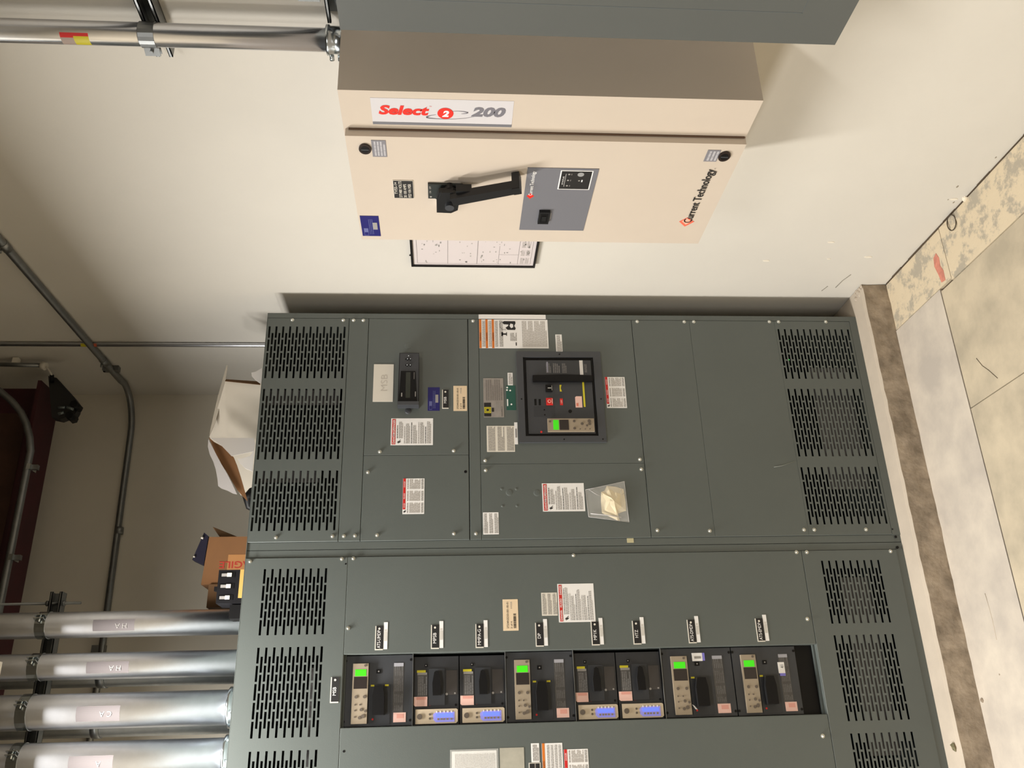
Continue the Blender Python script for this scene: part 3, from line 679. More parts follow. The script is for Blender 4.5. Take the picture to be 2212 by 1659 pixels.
def place_small(zT, zB, label, half=False):
    o = thing('circuit_breaker', (-1.375, .06, zB), label, 'circuit breaker', 'feeder breakers in the tall recess')
    S0 = S_board(.026); xr, xl = -1.2735, -1.4855
    def A(v): return xr-(xr-xl)*v
    def Z(u): return zT-(zT-zB)*u
    def bx(name, v0, v1, u0, u1, h0, h1, m, par=None, lab=None):
        q = MB(); q.box(S0, A(v1), A(v0), Z(u1), Z(u0), h0, h1, m); return q.build(name, par or o, label=lab)
    q = MB(); q.box(S0, xl, xr, zB+.001, zT-.001, -.05, 0, mat('breaker_black', (44, 45, 48), .45)); q.box(S0, A(.72), A(.18), Z(.69), Z(.34), 0, .003, MATS['breaker_raised'])
    for v, u in ((.72, .07), (.72, .93)): q.disc(S0, A(v), Z(u), .004, .004, 0, .0008, VBLACK, 8)
    q.build('body', o)
    bx('position_mark', .20, .235, .08, .27, 0, .002, YEL); bx('strip_sticker', .235, .27, .09, .30, 0, .0018, INKG)
    q = MB(); rr = random.Random(8); q.box(S0, A(.59), A(.27), Z(.31), Z(.09), 0, .0008, GPLATE); para(q, S0, A(.57), A(.29), Z(.30), Z(.1), 5, .0012, MATS['plate_text'], rr); q.build('rating_plate', o)
    q = MB(); q.poly(S0, [(A(.73), Z(.31)), (A(.73), Z(.05)), (A(.71), Z(.02)), (A(.59), Z(.02)), (A(.59), Z(.31))], .001, .0022, PINK); q.rect(S0, A(.635), A(.595), Z(.28), Z(.07), .0026, MATS['pink_print']); q.build('sticker', o)
    q = MB(); q.poly(S0, [(A(.58), Z(.60)), (A(.58), Z(.43)), (A(.40), Z(.42)), (A(.24), Z(.46)), (A(.22), Z(.50)), (A(.24), Z(.56)), (A(.40), Z(.60))], .003, .024, VBLACK, BLACK); q.build('handle', o)
    q = MB(); q.box(S0, A(.57), A(.21), Z(.96), Z(.72), 0, .0008, mat('plate_dim', (66, 62, 60), .5)); q.disc(S0, A(.56), Z(.73), .004, .004, .0008, .0014, INKG, 8); q.disc(S0, A(.55), Z(.91), .003, .003, .0008, .0014, INKG, 8); q.build('side_plate', o)
    q = MB(); q.box(S0, A(.155), A(.11), Z(.31), Z(.25), 0, .0018, VBLACK); q.disc(S0, A(.13), Z(.275), .002, .002, .0018, .0022, INKG, 8); q.build('push_button', o)
    q = MB(); q.disc(S0, A(.71), Z(.37), .003, .003, 0, .0014, RED, 8); q.build('trip_indicator', o, label='small red indicator')
    q = MB(); q.box(S0, A(.71), A(.675), Z(.67), Z(.56), 0, .0014, INKG); q.build('logo_tag', o)
    t = MB(); t.poly(S0, [(A(.985), Z(.06)), (A(.985), Z(.93)), (A(.96), Z(.97)), (A(.79), Z(.97)), (A(.775), Z(.94)), (A(.775), Z(.06))], 0, .010, TANL); t = t.build('trip_unit', o)
    q = MB(); q.disc(S0, A(.88), Z(.15), .0085, .0085, .010, .013, MATS['trip_dial'], 14); q.build('dial', t)
    q = MB()
    for v in (.85, .91): q.disc(S0, A(v), Z(.37), .0035, .0035, .010, .012, MATS['trip_dial'], 10)
    q.build('key', t)
    q = MB(); q.poly(S0, [(A(.965), Z(.50)), (A(.93), Z(.45)), (A(.85), Z(.44)), (A(.82), Z(.50)), (A(.82), Z(.90)), (A(.965), Z(.90))], .010, .0106, BLUEL2); q.build('lcd_surround', t)
    q = MB(); q.box(S0, A(.895), A(.84), Z(.87), Z(.50), .0106, .011, BLUEL); q.build('blue_screen', t, label='lit blue screen')
    q = MB()
    for u in (.55, .62, .68, .75, .83): q.box(S0, A(.935), A(.91), Z(u+.018), Z(u-.018), .0106, .0122, mat('key_olive', (140, 126, 96), .5))
    for u in (.52, .6, .68, .76, .84): q.box(S0, A(.832), A(.805), Z(u+.01), Z(u-.01), .010, .0112, WHITE)
    q.build('keypad', t)
    return o
place_large(1.976, 1.7525, 'topmost feeder breaker in the recess, with a green screen, beside the ATS-UMDP nameplate')
place_small(1.7505, 1.6000, 'feeder breaker with a blue screen, second from the top of the recess')
place_small(1.5985, 1.4475, 'feeder breaker with a blue screen, third from the top of the recess, beside MMPA-G')
place_large(1.4455, 1.2195, 'feeder breaker with a green screen beside the DP nameplate, fourth from the top')
place_small(1.2170, 1.0735, 'feeder breaker with a blue screen, fifth from the top, under the DP breaker')
place_small(1.0720, .9210, 'lowest of the feeder breakers with blue screens, beside the HTZ nameplate')
place_large(.9180, .6755, 'feeder breaker with a green screen and a white tag at its upper right', 'top', True)
place_large(.6740, .4500, 'bottom feeder breaker in the recess, with the white tag reading 41', 'side', True)
# filler rails between the breakers
for z in (1.7515, 1.4465, 1.2182, .9195):
    q = MB(); q.box(BO, -1.487, -1.264, z-.0009, z+.0009, -.02, -.012, STEELD); q.build('divider', s2)

# ------------------------------------------------------------------ clear bag with papers
bag = thing('plastic_bag', (-.76, -.001, 1.0), 'clear plastic bag holding folded cream papers, taped to the grey panel', 'bag')
q = MB()
pts = [(-.7115, 1.1428), (-.6813, .9983), (-.8317, .9934), (-.811, 1.137)]
q.face([(a, -.010 if i in (1, 2) else -.003, b) for i, (a, b) in enumerate(pts)], CLEARBAG)
q.face([(a, -.001, b) for i, (a, b) in enumerate(reversed(pts))], CLEARBAG)
for i in range(4):
    (a, b), (c, d) = pts[i], pts[(i+1) % 4]; q.tube([(a, -.004, b), (c, -.004, d)], .0008, FILM, 4)
q.tube([(-.712, -.007, 1.13), (-.73, -.009, 1.105), (-.735, -.007, 1.09)], .001, FILM, 4); q.tube([(-.80, -.008, 1.13), (-.808, -.008, 1.06), (-.815, -.006, 1.02)], .0018, FILM, 4)
q.build('film', bag)
def crumple(name, pts, h0, parent, m, seed, amp=.006, label=None):
    q = MB(); rr = random.Random(seed); cx = sum(p[0] for p in pts)/len(pts); cz = sum(p[1] for p in pts)/len(pts)
    rings = [[(cx+(a-cx)*f, -h0-(amp*2.2*(1-f)+rr.uniform(-amp, amp)*.4*(f > .1)), cz+(b-cz)*f) for a, b in pts] for f in (1, .66, .33)]
    c = (cx, -h0-amp*2.4, cz)
    n = len(pts)
    for k in range(2):
        for i in range(n): q.face([rings[k][i], rings[k][(i+1) % n], rings[k+1][(i+1) % n], rings[k+1][i]], m)
    for i in range(n): q.face([rings[2][i], rings[2][(i+1) % n], c], m)
    q.face([(a, -h0+.0012, b) for a, b in reversed(pts)], m)
    for i in range(n): q.face([rings[0][(i+1) % n], rings[0][i], (pts[i][0], -h0+.0012, pts[i][1]), (pts[(i+1) % n][0], -h0+.0012, pts[(i+1) % n][1])], m)
    return q.build(name, parent, label=label)
crumple('paper', [(-.6965, 1.063), (-.701, 1.03), (-.710, 1.0025), (-.76, .9995), (-.79, 1.0), (-.80, 1.03), (-.8275, 1.026), (-.825, 1.034), (-.797, 1.088), (-.755, 1.089), (-.720, 1.0855), (-.716, 1.074)], .003, bag, PAPER, 3, label='folded cream papers')
q = MB(); q.tube([(-.70+.0, -.014, 1.02), (-.712, -.018, 1.012), (-.725, -.018, 1.018), (-.735, -.016, 1.012), (-.728, -.017, 1.006)], .0007, INKG, 4); q.build('string', bag)

# ------------------------------------------------------------------ surge unit on the right wall
T0 = thing('surge_protection_cabinet', (XW, -1.15, .905), 'cream wall cabinet with a black rotary handle and a red and grey Select 200 badge', 'electrical cabinet')
yN, yF, z0, z1, xf = -1.450, -.862, .904, 1.887, -.197
q = MB(); bt = .004
q.box(WB, xf, XW, yN, yF, z0, z1, CREAM); q.build('enclosure', T0)
WS = S_wall(xf)   # a = -y
q = MB(); d = .013
q.box(WS, -yF+.006, 1.3185, z0+.001, z1-.004, .0, .0215, CREAM)
door = q.build('door', T0)
q = MB(); q.box(WS, 1.3190, 1.3225, z0+.004, z1-.012, 0, .004, mat('gap_brown', (96, 74, 58), .8)); q.build('door_gap_line', T0)  # dark of the gap beside the door, painted in as a brown strip
WD = lambda a, b, h: (xf-.022-h, -(a+.0115), b+.0015)
WH = S_wall(xf-.022)
q = MB(); q.box(WS, 1.3375, 1.4275, 1.4865, 1.8160, 0, .0006, mat('badge_grey_white', (206, 203, 206), .45)); e = .001
q.rect(WS, 1.3375, 1.3465, 1.4865, 1.8160, e, GRAPH)
red2 = mat('badge_red', (222, 40, 26), .45); gr2 = mat('badge_grey', (118, 116, 124), .45)
zp = lambda u, v: (1.4284-((v/4.0218)-(210+(u/4.0218+700-800)*.0328))/634, 1.8165-(u/4.0218+700-800)/305*.33)
def stroke(pts, w):
    P = [zp(*p) for p in pts]
    for i in range(len(P)-1):
        (a, b), (c, d_) = P[i], P[i+1]; L = math.hypot(c-a, d_-b); nx, ny = -(d_-b)/L, (c-a)/L; w0, w1 = w[i], w[i+1]
        q.face([WS(a-nx*w0, b-ny*w0, e+.0001), WS(c-nx*w1, d_-ny*w1, e+.0001), WS(c+nx*w1, d_+ny*w1, e+.0001), WS(a+nx*w0, b+ny*w0, e+.0001)], gr2)
q.text(WS, 'Select', 1.3745, 1.8000, .0300, e+.0002, red2, 'l', rot=-90, bold=.045, shear=.22, fit=.118)
q.text(WS, 'TM', 1.402, 1.682, .003, e+.0002, red2, 'l', rot=-90)
stroke([(1105, 968), (1150, 967), (1200, 971), (1238, 981), (1225, 988), (1180, 992)], [.0005, .0006, .0012, .0016, .0012, .0004])
stroke([(960, 996), (915, 1003), (885, 1012), (875, 1019), (900, 1027), (960, 1033), (1040, 1037), (1130, 1037), (1220, 1030), (1290, 1019)], [.0004, .0008, .0018, .0022, .0018, .0010, .0007, .0006, .0005, .0003])
q.disc(WS, 1.3810, 1.6445, .0190, .0188, e, e+.0004, red2, 28)
q.text(WS, '2', 1.3710, 1.6525, .0200, e+.0007, WHITE, 'l', rot=-90, bold=.05, shear=.22)
q.text(WS, '200', 1.3745, 1.5845, .0300, e+.0002, gr2, 'l', rot=-90, bold=.05, shear=.22, fit=.081)
q.build('badge', T0, label='badge reading Select 2 200')
# latches
for z in (1.8378, .9465):
    q = MB(); q.disc(WD, 1.2625, z, .0185, .0150, 0, .004, mat('latch_brown_black', (38, 26, 22), .35), 20); q.disc(WD, 1.2625, z, .012, .0105, .004, .0045, VBLACK, 16); q.box(WD, 1.2605, 1.2645, z-.009, z+.009, .0045, .0052, DKG); q.build('latch', door)
lt = mat('grey_label', (128, 126, 132), .5); lt2 = mat('grey_label_print', (178, 176, 180), .5); rr = random.Random(41)
q = MB(); q.box(WD, 1.2315, 1.294, 1.7863, 1.8212, 0, .0005, lt); para(q, WD, 1.236, 1.29, 1.789, 1.8185, 4, .0009, lt2, rr, .6); q.build('label', door)
q = MB(); q.box(WD, 1.239, 1.284, .9605, .9935, 0, .0005, lt); para(q, WD, 1.243, 1.28, .963, .991, 3, .0009, lt2, rr, .6); q.build('label', door)
q = MB(); q.box(WD, 1.0615, 1.138, 1.7262, 1.7785, 0, .0015, OFFW); q.box(WD, 1.0625, 1.137, 1.7272, 1.7775, .0015, .0018, INK)
for i, (t, f) in enumerate((('TVSS-1', .042), ('277/480 VOLTS', .070), ('30 100 AMPS', .058), ('FED VIA MSB', .058))):
    zz = 1.7685-i*.0118; q.text(WD, t, 1.066 if i != 0 else 1.080, zz-.0002, .0078, .0022, OFFW, 'l', fit=f, bold=.004)
q.disc(WD, 1.128, 1.772, .0024, .0024, .0018, .0022, OFFW, 8); q.build('nameplate', door, label='black nameplate with four lines of white lettering')
bluetag(door, .975, .8755, 1.8768, 1.8262, WD).matrix_basis = Matrix.Identity(4)
q = MB(); q.box(WD, .918, 1.2005, 1.2530, 1.4355, 0, .001, GRAPH); e = .0014
q.poly(WD, [(1.068, 1.4185), (1.080, 1.4285), (1.092, 1.4185), (1.080, 1.4085)], .001, e, red2)
q.text(WD, 'Current Technology', 1.0835, 1.4145, .0098, e+.0003, WHITE, 'l', fit=.104, bold=.01)
gp = q.build('status_panel', door, label='slate grey status panel')
q = MB(); q.box(WD, 1.1130, 1.1930, 1.2660, 1.3500, .001, .0018, WHITE); q.box(WD, 1.1155, 1.1905, 1.2690, 1.3470, .0018, .0022, INK); e = .0026
q.text(WD, 'STATUS', 1.1350, 1.338, .0042, e, WHITE, 'l', fit=.034); q.rect(WD, 1.126, 1.180, 1.3345, 1.3352, e, WHITE)
for a in (1.130, 1.153, 1.178): q.disc(WD, a, 1.327, .0028, .0028, .0022, e, INKG, 10); q.rect(WD, a-.003, a+.003, 1.3195, 1.3208, e, INKG)
q.disc(WD, 1.178, 1.297, .0085, .0085, .0022, e, mat('membrane_grey', (150, 150, 150), .5), 14); q.disc(WD, 1.152, 1.298, .0025, .0025, .0022, e, INKG, 8); q.rect(WD, 1.147, 1.156, 1.289, 1.292, e, WHITE)
q.build('indicator_window', gp if False else door)
q = MB(); q.box(WD, .9615, 1.0175, 1.3585, 1.3880, .001, .010, BLACK); q.box(WD, .969, 1.010, 1.3630, 1.3835, .010, .0105, VBLACK); q.box(WD, .978, 1.001, 1.3675, 1.379, .0105, .012, BLACK); q.rect(WD, .975, 1.003, 1.353, 1.3545, .0016, INKP); q.build('counter', door)
# wordmark low on the door
q = MB(); orr = mat('salmon_emblem', (232, 108, 84), .5); oll = mat('pale_salmon', (240, 176, 152), .5)
q.poly(WD, [(.9455, .9665), (.9700, .9885), (.990, .9705), (.9700, .9455)], 0, .0006, orr); q.poly(WD, [(.956, .9665), (.972, .9815), (.988, .9705), (.972, .955)], .0006, .0009, oll)
q.text(WD, 'Current Technology', .966, .9545, .0235, .0013, INK, 'l', fit=.242, bold=.014); q.text(WD, '®', 1.2095, .953, .004, .0013, INK, 'l')
q.build('wordmark', door, label='black lettering with a salmon diamond')
# rotary handle
q = MB(); q.poly(WH, [(1.080, 1.690), (1.080, 1.672), (1.066, 1.655), (1.066, 1.60), (1.140, 1.60), (1.142, 1.690)], 0, .006, mat('escutcheon', (44, 48, 46), .45)); q.disc(WH, 1.087, 1.634, .056, .0262, 0, .016, BLACK, 28)
q.text(WH, 'OFF', 1.122, 1.682, .005, .0064, INKP, 'l'); q.text(WH, 'ON', 1.104, 1.682, .005, .0064, INKP, 'l'); q.disc(WH, 1.088, 1.683, .0028, .0028, .006, .0064, INKP, 8)
q.build('escutcheon', door)
q = MB(); q.box(WH, 1.036, 1.076, 1.656, 1.668, .0, .014, WHITE); q.build('lock_tab', door)
H0 = MB()
H0.poly(WH, [(1.048, 1.668), (1.046, 1.630), (1.060, 1.612), (1.130, 1.606), (1.142, 1.625), (1.138, 1.662), (1.110, 1.668)], .014, .028, BLACK)
H0.poly(WH, [(1.070, 1.662), (1.068, 1.630), (1.080, 1.612), (1.140, 1.604), (1.150, 1.620), (1.148, 1.655), (1.12, 1.662)], .028, .036, BLACK)
H0.disc(WH, 1.095, 1.634, .013, .012, .036, .046, DKG, 16)
H0.box(WH, 1.128, 1.162, 1.578, 1.618, .018, .040, BLACK)
def arm(pts, h0, h1):
    for i in range(len(pts)-1):
        (a, b, w), (c, d_, w2) = pts[i], pts[i+1]; L = math.hypot(c-a, d_-b); nx, ny = -(d_-b)/L, (c-a)/L
        P = [(a-nx*w, b-ny*w), (c-nx*w2, d_-ny*w2), (c+nx*w2, d_+ny*w2), (a+nx*w, b+ny*w)]
        H0.poly(WH, P, h0, h1, BLACK)
arm([(1.130, 1.628, .016), (1.1885, 1.456, .0135)], .030, .053)
arm([(1.183, 1.474, .0125), (1.189, 1.455, .0125)], .004, .056)
H0.build('rotary_handle', door)

# ------------------------------------------------------------------ grey enclosure beside it
G0 = thing('grey_enclosure', (XW, -2.05, .82), 'plain blue grey wall enclosure beside the cream cabinet, at the photo edge', 'electrical cabinet')
q = MB(); q.box(WB, -.210, XW-.003, -2.45, -1.640, .8145, 1.859, BLUEG); q.build('enclosure', G0)
q = MB(); WG = S_wall(-.210)
for a0, a1, b0, b1 in ((1.722, 2.38, .9175, .9190), (1.722, 1.7235, .918, 1.76), (1.722, 2.38, 1.7595, 1.761)): q.box(WG, a0, a1, b0, b1, 0, .0003, mat('seam_dark', (84, 90, 92), .6))
q.build('door_seam', G0)

# ------------------------------------------------------------------ framed drawing
F0 = thing('framed_diagram', (XW, -.5, 1.54), 'black framed wiring diagram on the wall, half hidden behind the cream cabinet', 'picture')
WF = S_wall(XW-.001); fa, fb, fz0, fz1 = .222, .832, 1.3150, 1.7705
q = MB(); ring(q, WF, (fa, fb, fz0, fz1), (fa+.008, fb-.008, fz0+.008, fz1-.008), 0, .018, FRAMEB); q.build('frame', F0)
q = MB(); q.box(WF, fa+.006, fb-.006, fz0+.006, fz1-.006, .002, .012, SHEET); h = .0124; rr = random.Random(51)
lg = mat('line_grey', (120, 112, 112), .6)
for a0, a1, b0, b1 in ((fa+.02, fb-.02, 1.7475, 1.7487), (fa+.02, fb-.02, 1.334, 1.3352), (fa+.016, fa+.0172, 1.334, 1.7487), (fa+.016, fb, 1.637, 1.6382), (fa+.016, fb, 1.530, 1.5316), (fa+.016, fb, 1.381, 1.3822), (fa+.016, fa+.14, 1.452, 1.453), (fa+.082, fa+.083, 1.382, 1.453)): q.rect(WF, a0, a1, b0, b1, h, lg)
for _ in range(95):
    a = fa+.02+rr.random()*.26; b = rr.choice((rr.uniform(1.34, 1.375), rr.uniform(1.39, 1.52), rr.uniform(1.39, 1.52), rr.uniform(1.54, 1.60), rr.uniform(1.66, 1.73))); w, hh = rr.uniform(.003, .012), rr.uniform(.002, .006)
    q.rect(WF, a, a+w, b, b+hh, h, rr.choice((INKP, INKG, INKP)))
for b in (1.342, 1.36):
    for a in (fa+.022, fa+.075, fa+.13): para(q, WF, a, a+.04, b, b+.014, 5, h, INKP, rr)
q.build('sheet', F0)
q = MB(); q.box(WF, fa+.055, fa+.059, fz1, fz1+.006, .002, .006, FRAMEB); q.build('hanger', F0)

# ------------------------------------------------------------------ conduits and struts
def arc(c, u, w, r, t0, t1, n=8):
    c, u, w = Vector(c), Vector(u), Vector(w)
    return [c+u*(r*math.cos(t0+(t1-t0)*i/n))+w*(r*math.sin(t0+(t1-t0)*i/n)) for i in range(n+1)]
def strap(parent, c, r, wall_dir, w=.041, m=STEELB, name='strap', side=None):
    """band round a vertical pipe with two ears and a bolt, ears on the side given"""
    q = MB(); x, y, z = c; n = 20; rr_ = r+.0025
    ring_ = [(x+rr_*math.cos(2*math.pi*i/n), y+rr_*math.sin(2*math.pi*i/n)) for i in range(n)]
    q.poly(lambda a, b, h: (a, b, h), ring_, z-w/2, z+w/2, m)
    sx, sy = side or (-.35, .94)
    px, py = x+sx*(rr_+.007), y+sy*(rr_+.007); tx, ty = -sy, sx
    for k in (-1, 1):
        ax, ay = px+tx*k*.006, py+ty*k*.006
        q.poly(lambda a, b, h: (a, b, h), [(ax-sx*.012-tx*.0015, ay-sy*.012-ty*.0015), (ax+sx*.012-tx*.0015, ay+sy*.012-ty*.0015), (ax+sx*.012+tx*.0015, ay+sy*.012+ty*.0015), (ax-sx*.012+tx*.0015, ay-sy*.012+ty*.0015)], z-w/2, z+w/2, m)
    q.tube([(px-tx*.016, py-ty*.016, z), (px+tx*.016, py+ty*.016, z)], .0045, m, 8)
    return q.build(name, parent)
def strut(path0, path1, up, out, name, label, cat='strut channel', wd=.0413, dp=.0413, rust=None):
    """slotted U channel, open side facing `out`"""
    p0, p1 = Vector(path0), Vector(path1); up, out = Vector(up), Vector(out); t = .0025
    q = MB()
    def bar(u0, u1, o0, o1, m=STEELD):
        P = [p+up*u+out*o for p in (p0, p1) for (u, o) in ((u0, o0), (u1, o0), (u1, o1), (u0, o1))]; n = len(q.v); q.v += [tuple(v) for v in P]
        for f in ((3, 2, 1, 0), (4, 5, 6, 7), (0, 1, 5, 4), (1, 2, 6, 5), (2, 3, 7, 6), (3, 0, 4, 7)): q.f.append(tuple(n+i for i in f)); q.m.append(q.mi(m)); q.sm.append(False)
    bar(-wd/2, wd/2, -dp, -dp+t); bar(-wd/2, -wd/2+t, -dp, 0); bar(wd/2-t, wd/2, -dp, 0)
    bar(-wd/2, -wd/2+.009, -t, 0); bar(wd/2-.009, wd/2, -t, 0); bar(-wd/2+.007, -wd/2+.009, -.009, 0); bar(wd/2-.009, wd/2-.007, -.009, 0)
    o = q.build(name, None, org=tuple(p0)); return tag(o, label, cat)
XC = XW-.0413
# large conduit on the right wall, fed from above into the cream cabinet
xp, yp, rp = XC-.0279, -1.369, .0279
c1 = thing('steel_conduit', (xp, yp, 1.887), 'shiny steel conduit rising from the cream cabinet on the right wall', 'conduit')
q = MB(); q.tube([(xp, yp, 1.887), (xp, yp, ZC)], rp, STEELP, 28); q.build('pipe', c1)
q = MB(); q.tube([(xp, yp, 1.887), (xp, yp, 1.896), (xp, yp, 1.898), (xp, yp, 1.922), (xp, yp, 1.924), (xp, yp, 1.932)], [.036, .036, .033, .033, .036, .036], STEELB, 24)
for k in (0, 1): q.tube([(xp-.02, yp+.028, 1.903+k*.02), (xp-.026, yp+.040, 1.903+k*.02)], .006, STEELB, 8)
q.build('connector', c1)
strap(c1, (xp, yp, 2.353), rp, None, .036, STEELD)
q = MB(); zt = 2.520; n = 9
for i in range(n):
    t0, t1 = math.radians(180-25+i*70/n), math.radians(180-25+(i+1)*70/n); r_ = rp+.0006
    def P(t, z): return (xp+r_*math.cos(t), yp+r_*math.sin(t), z)
    cm = YEL if i < 5 else (RED if i > 6 else YEL)
    q.face([P(t1, zt-.035), P(t0, zt-.035), P(t0, zt+.0), P(t1, zt+.0)], cm); q.face([P(t1, zt), P(t0, zt), P(t0, zt+.03), P(t1, zt+.03)], mat('sticker_grey', (168, 150, 140), .6) if i < 6 else RED)
q.build('label_sticker', c1, label='red and yellow sticker')
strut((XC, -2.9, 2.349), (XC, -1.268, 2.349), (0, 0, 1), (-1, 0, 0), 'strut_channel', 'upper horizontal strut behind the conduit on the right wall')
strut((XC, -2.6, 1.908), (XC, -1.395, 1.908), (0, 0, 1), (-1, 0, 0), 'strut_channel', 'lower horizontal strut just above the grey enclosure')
c1b = thing('steel_conduit', (xp, -1.62, 1.859), 'steel conduit rising from the grey enclosure at the very top of the photo', 'conduit')
q = MB(); q.tube([(xp, -1.72, 1.859), (xp, -1.72, ZC)], rp, STEEL, 24); q.build('pipe', c1b)
q = MB(); q.box(WB, XC-.02, XC-.001, -1.56, -1.478, 1.935, 1.985, STEELD); tag(q.build('strut_bracket'), 'small zinc bracket where the strut meets the grey enclosure', 'bracket')
# thin vertical conduit behind the switchgear
c2 = thing('steel_conduit', (XW-.012, .462, .0), 'thin vertical steel conduit on the right wall above the switchgear', 'conduit')
q = MB(); q.tube([(XW-.011, .462, .3), (XW-.011, .462, ZC)], .0095, STEEL, 16); q.build('pipe', c2)
q = MB(); zt = 3.168
for i in range(8):
    t0, t1 = math.radians(150+i*120/8), math.radians(150+(i+1)*120/8); r_ = .0101
    P = lambda t, z: (XW-.011+r_*math.cos(t), .462+r_*math.sin(t), z)
    q.face([P(t1, zt), P(t0, zt), P(t0, zt+.03), P(t1, zt+.03)], YEL); q.face([P(t1, zt-.036), P(t0, zt-.036), P(t0, zt), P(t1, zt)], mat('sticker_orange', (196, 96, 66), .6))
q.build('label_sticker', c2, label='yellow and orange sticker')
# conduit turning the corner
c3 = thing('steel_conduit', (XW-.018, -1.5, 3.158), 'steel conduit running high along the right wall and bending round the corner', 'conduit')
r3 = .0148; xx = XW-.018; yy = YB-.018; rb = .20
path = [(xx, YR, 3.16), (xx, yy-rb, 3.158)] + [tuple(v) for v in arc((xx-rb, yy-rb, 3.150), (1, 0, 0), (0, 1, 0), rb, 0, math.pi/2, 10)][1:] + [(-2.2, yy, 3.115)]
q = MB(); q.tube(path, r3, STEELD, 16); q.build('pipe', c3)
for yk in (-.33, .62):
    q = MB(); q.tube([(xx, yk-.022, 3.158), (xx, yk+.022, 3.158)], r3+.002, STEELD, 14); q.tube([(xx-.012, yk, 3.168), (xx-.028, yk, 3.168)], .004, STEELD, 8); q.build('coupling', c3)
q = MB(); q.box(WB, xx-.006, XW-.001, .70, .73, 3.125, 3.195, STEELD); q.dome(S_wall(xx-.006), -.715, 3.19, .006, 0, .005, VBLACK, 8, 2); q.build('strap', c3)
q = MB(); q.tube([(-.60, yy, 3.135), (-.57, yy, 3.136)], r3+.004, STEELD, 14); q.build('coupling', c3)
q = MB(); q.box(WB, -1.14, -1.09, yy-.01, YB, 3.12, 3.175, STEELD); q.build('strap', c3)
# four conduits into the left section
YP = .22
spec = [(-1.1195, .0445, 2.45, 'rightmost of the four thick steel conduits entering the top of the left section'),
        (-1.2590, .0445, 2.43, 'second of the four thick steel conduits from the right'),
        (-1.4050, .0572, 2.41, 'third thick steel conduit, with a bright connector at its foot'),
        (-1.5570, .0572, 2.40, 'leftmost thick steel conduit, at the bottom edge of the photo')]
for k, (x, r, z, lab) in enumerate(spec):
    yp_ = .262-r
    c = thing('steel_conduit', (x, yp_, HB), lab, 'conduit', 'thick conduits over the left section')
    q = MB(); q.tube([(x, yp_, HB-.0), (x, yp_, ZC)], r, STEEL, 36); q.build('pipe', c)
    if k > 1:
        q = MB(); q.tube([(x, yp_, HB), (x, yp_, HB+.010), (x, yp_, HB+.012), (x, yp_, HB+.040), (x, yp_, HB+.042), (x, yp_, HB+.052)], [r+.013, r+.013, r+.007, r+.007, r+.010, r+.010], STEELB, 32)
        q.tube([(x-.02, yp_-r-.004, HB+.026), (x-.02, yp_-r-.016, HB+.026)], .006, STEELB, 8); q.build('connector', c)
    strap(c, (x, yp_, 3.038), r, None, .034, STEELB, side=(.35, -.94))
    q = MB(); n = 8; r_ = r+.0005
    for i in range(n):
        t0, t1 = math.radians(232+i*50/n), math.radians(232+(i+1)*50/n)
        q.face([(x+r_*math.cos(t0), yp_+r_*math.sin(t0), 2.72), (x+r_*math.cos(t1), yp_+r_*math.sin(t1), 2.72), (x+r_*math.cos(t1), yp_+r_*math.sin(t1), 2.86), (x+r_*math.cos(t0), yp_+r_*math.sin(t0), 2.86)], mat('clear_tape', (98, 92, 92), .7, spec=.2))
    q.text(lambda a, b, h: (x+a, yp_-r-h, b), ('H A', 'H A', 'C A', 'A')[k], -r*.1, 2.765, .018, .001, INKG, 'c', rot=90)
    q.build('tape_label', c)
strut((-2.6, .262, 3.038), (-.995, .262, 3.038), (0, 0, 1), (0, -1, 0), 'strut_channel', 'trapeze strut behind the thick conduits, hung on a threaded rod')
q = MB(); q.tube([(-1.033, .285, 2.955), (-1.033, .285, ZC)], .0048, STEELD, 8)
for z in (3.01, 3.066): q.tube([(-1.033, .285, z), (-1.033, .285, z+.01)], .010, STEELD, 6)
tag(q.build('threaded_rod', None, org=(-1.033, .285, 2.955)), 'thin threaded rod holding the end of the trapeze strut', 'rod')
# conduits of the back row, their shade painted in with darker steel
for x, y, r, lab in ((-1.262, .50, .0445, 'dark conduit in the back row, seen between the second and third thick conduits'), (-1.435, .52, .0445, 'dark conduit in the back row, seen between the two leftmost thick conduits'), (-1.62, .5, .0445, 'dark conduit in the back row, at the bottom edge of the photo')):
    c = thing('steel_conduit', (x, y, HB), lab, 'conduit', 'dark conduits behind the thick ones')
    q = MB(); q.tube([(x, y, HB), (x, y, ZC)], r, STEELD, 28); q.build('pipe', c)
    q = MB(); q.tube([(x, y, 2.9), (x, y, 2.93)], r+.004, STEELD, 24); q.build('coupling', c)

# ------------------------------------------------------------------ beam and what hangs there
bm = thing('steel_beam', (-2.4, .75, 3.43), 'dark red steel beam high in front of the back wall', 'beam')
q = MB(); q.box(WB, -5.0, -.0, .65, .85, 3.425, 3.440, MAROON); q.box(WB, -5.0, -.0, .65, .85, 3.78, 3.795, MAROON); q.build('flange', bm)
q = MB(); q.box(WB, -5.0, -.0, .744, .756, 3.44, 3.78, MAROON); q.build('web', bm)
q = MB(); q.box(WB, -4.9, -.12, .742, .744, 3.50, 3.74, BROWN); q.build('web_stain', bm)
c4 = thing('steel_conduit', (-.03, .64, 3.6), 'grey conduit bending down in front of the dark red beam', 'conduit')
cp = [at(u, v, .62) for u, v in [(-30, 826), (0, 845), (25, 866), (45, 890), (57, 915), (64, 945), (66, 975), (61, 1010), (52, 1060), (42, 1110), (30, 1160), (20, 1205), (4, 1290), (-20, 1400)]]
for i in range(6, 14): cp[i].z = cp[6].z+(3.434-cp[6].z)*0
q = MB(); q.tube(cp, .0148, STEELD, 14); q.build('pipe', c4)
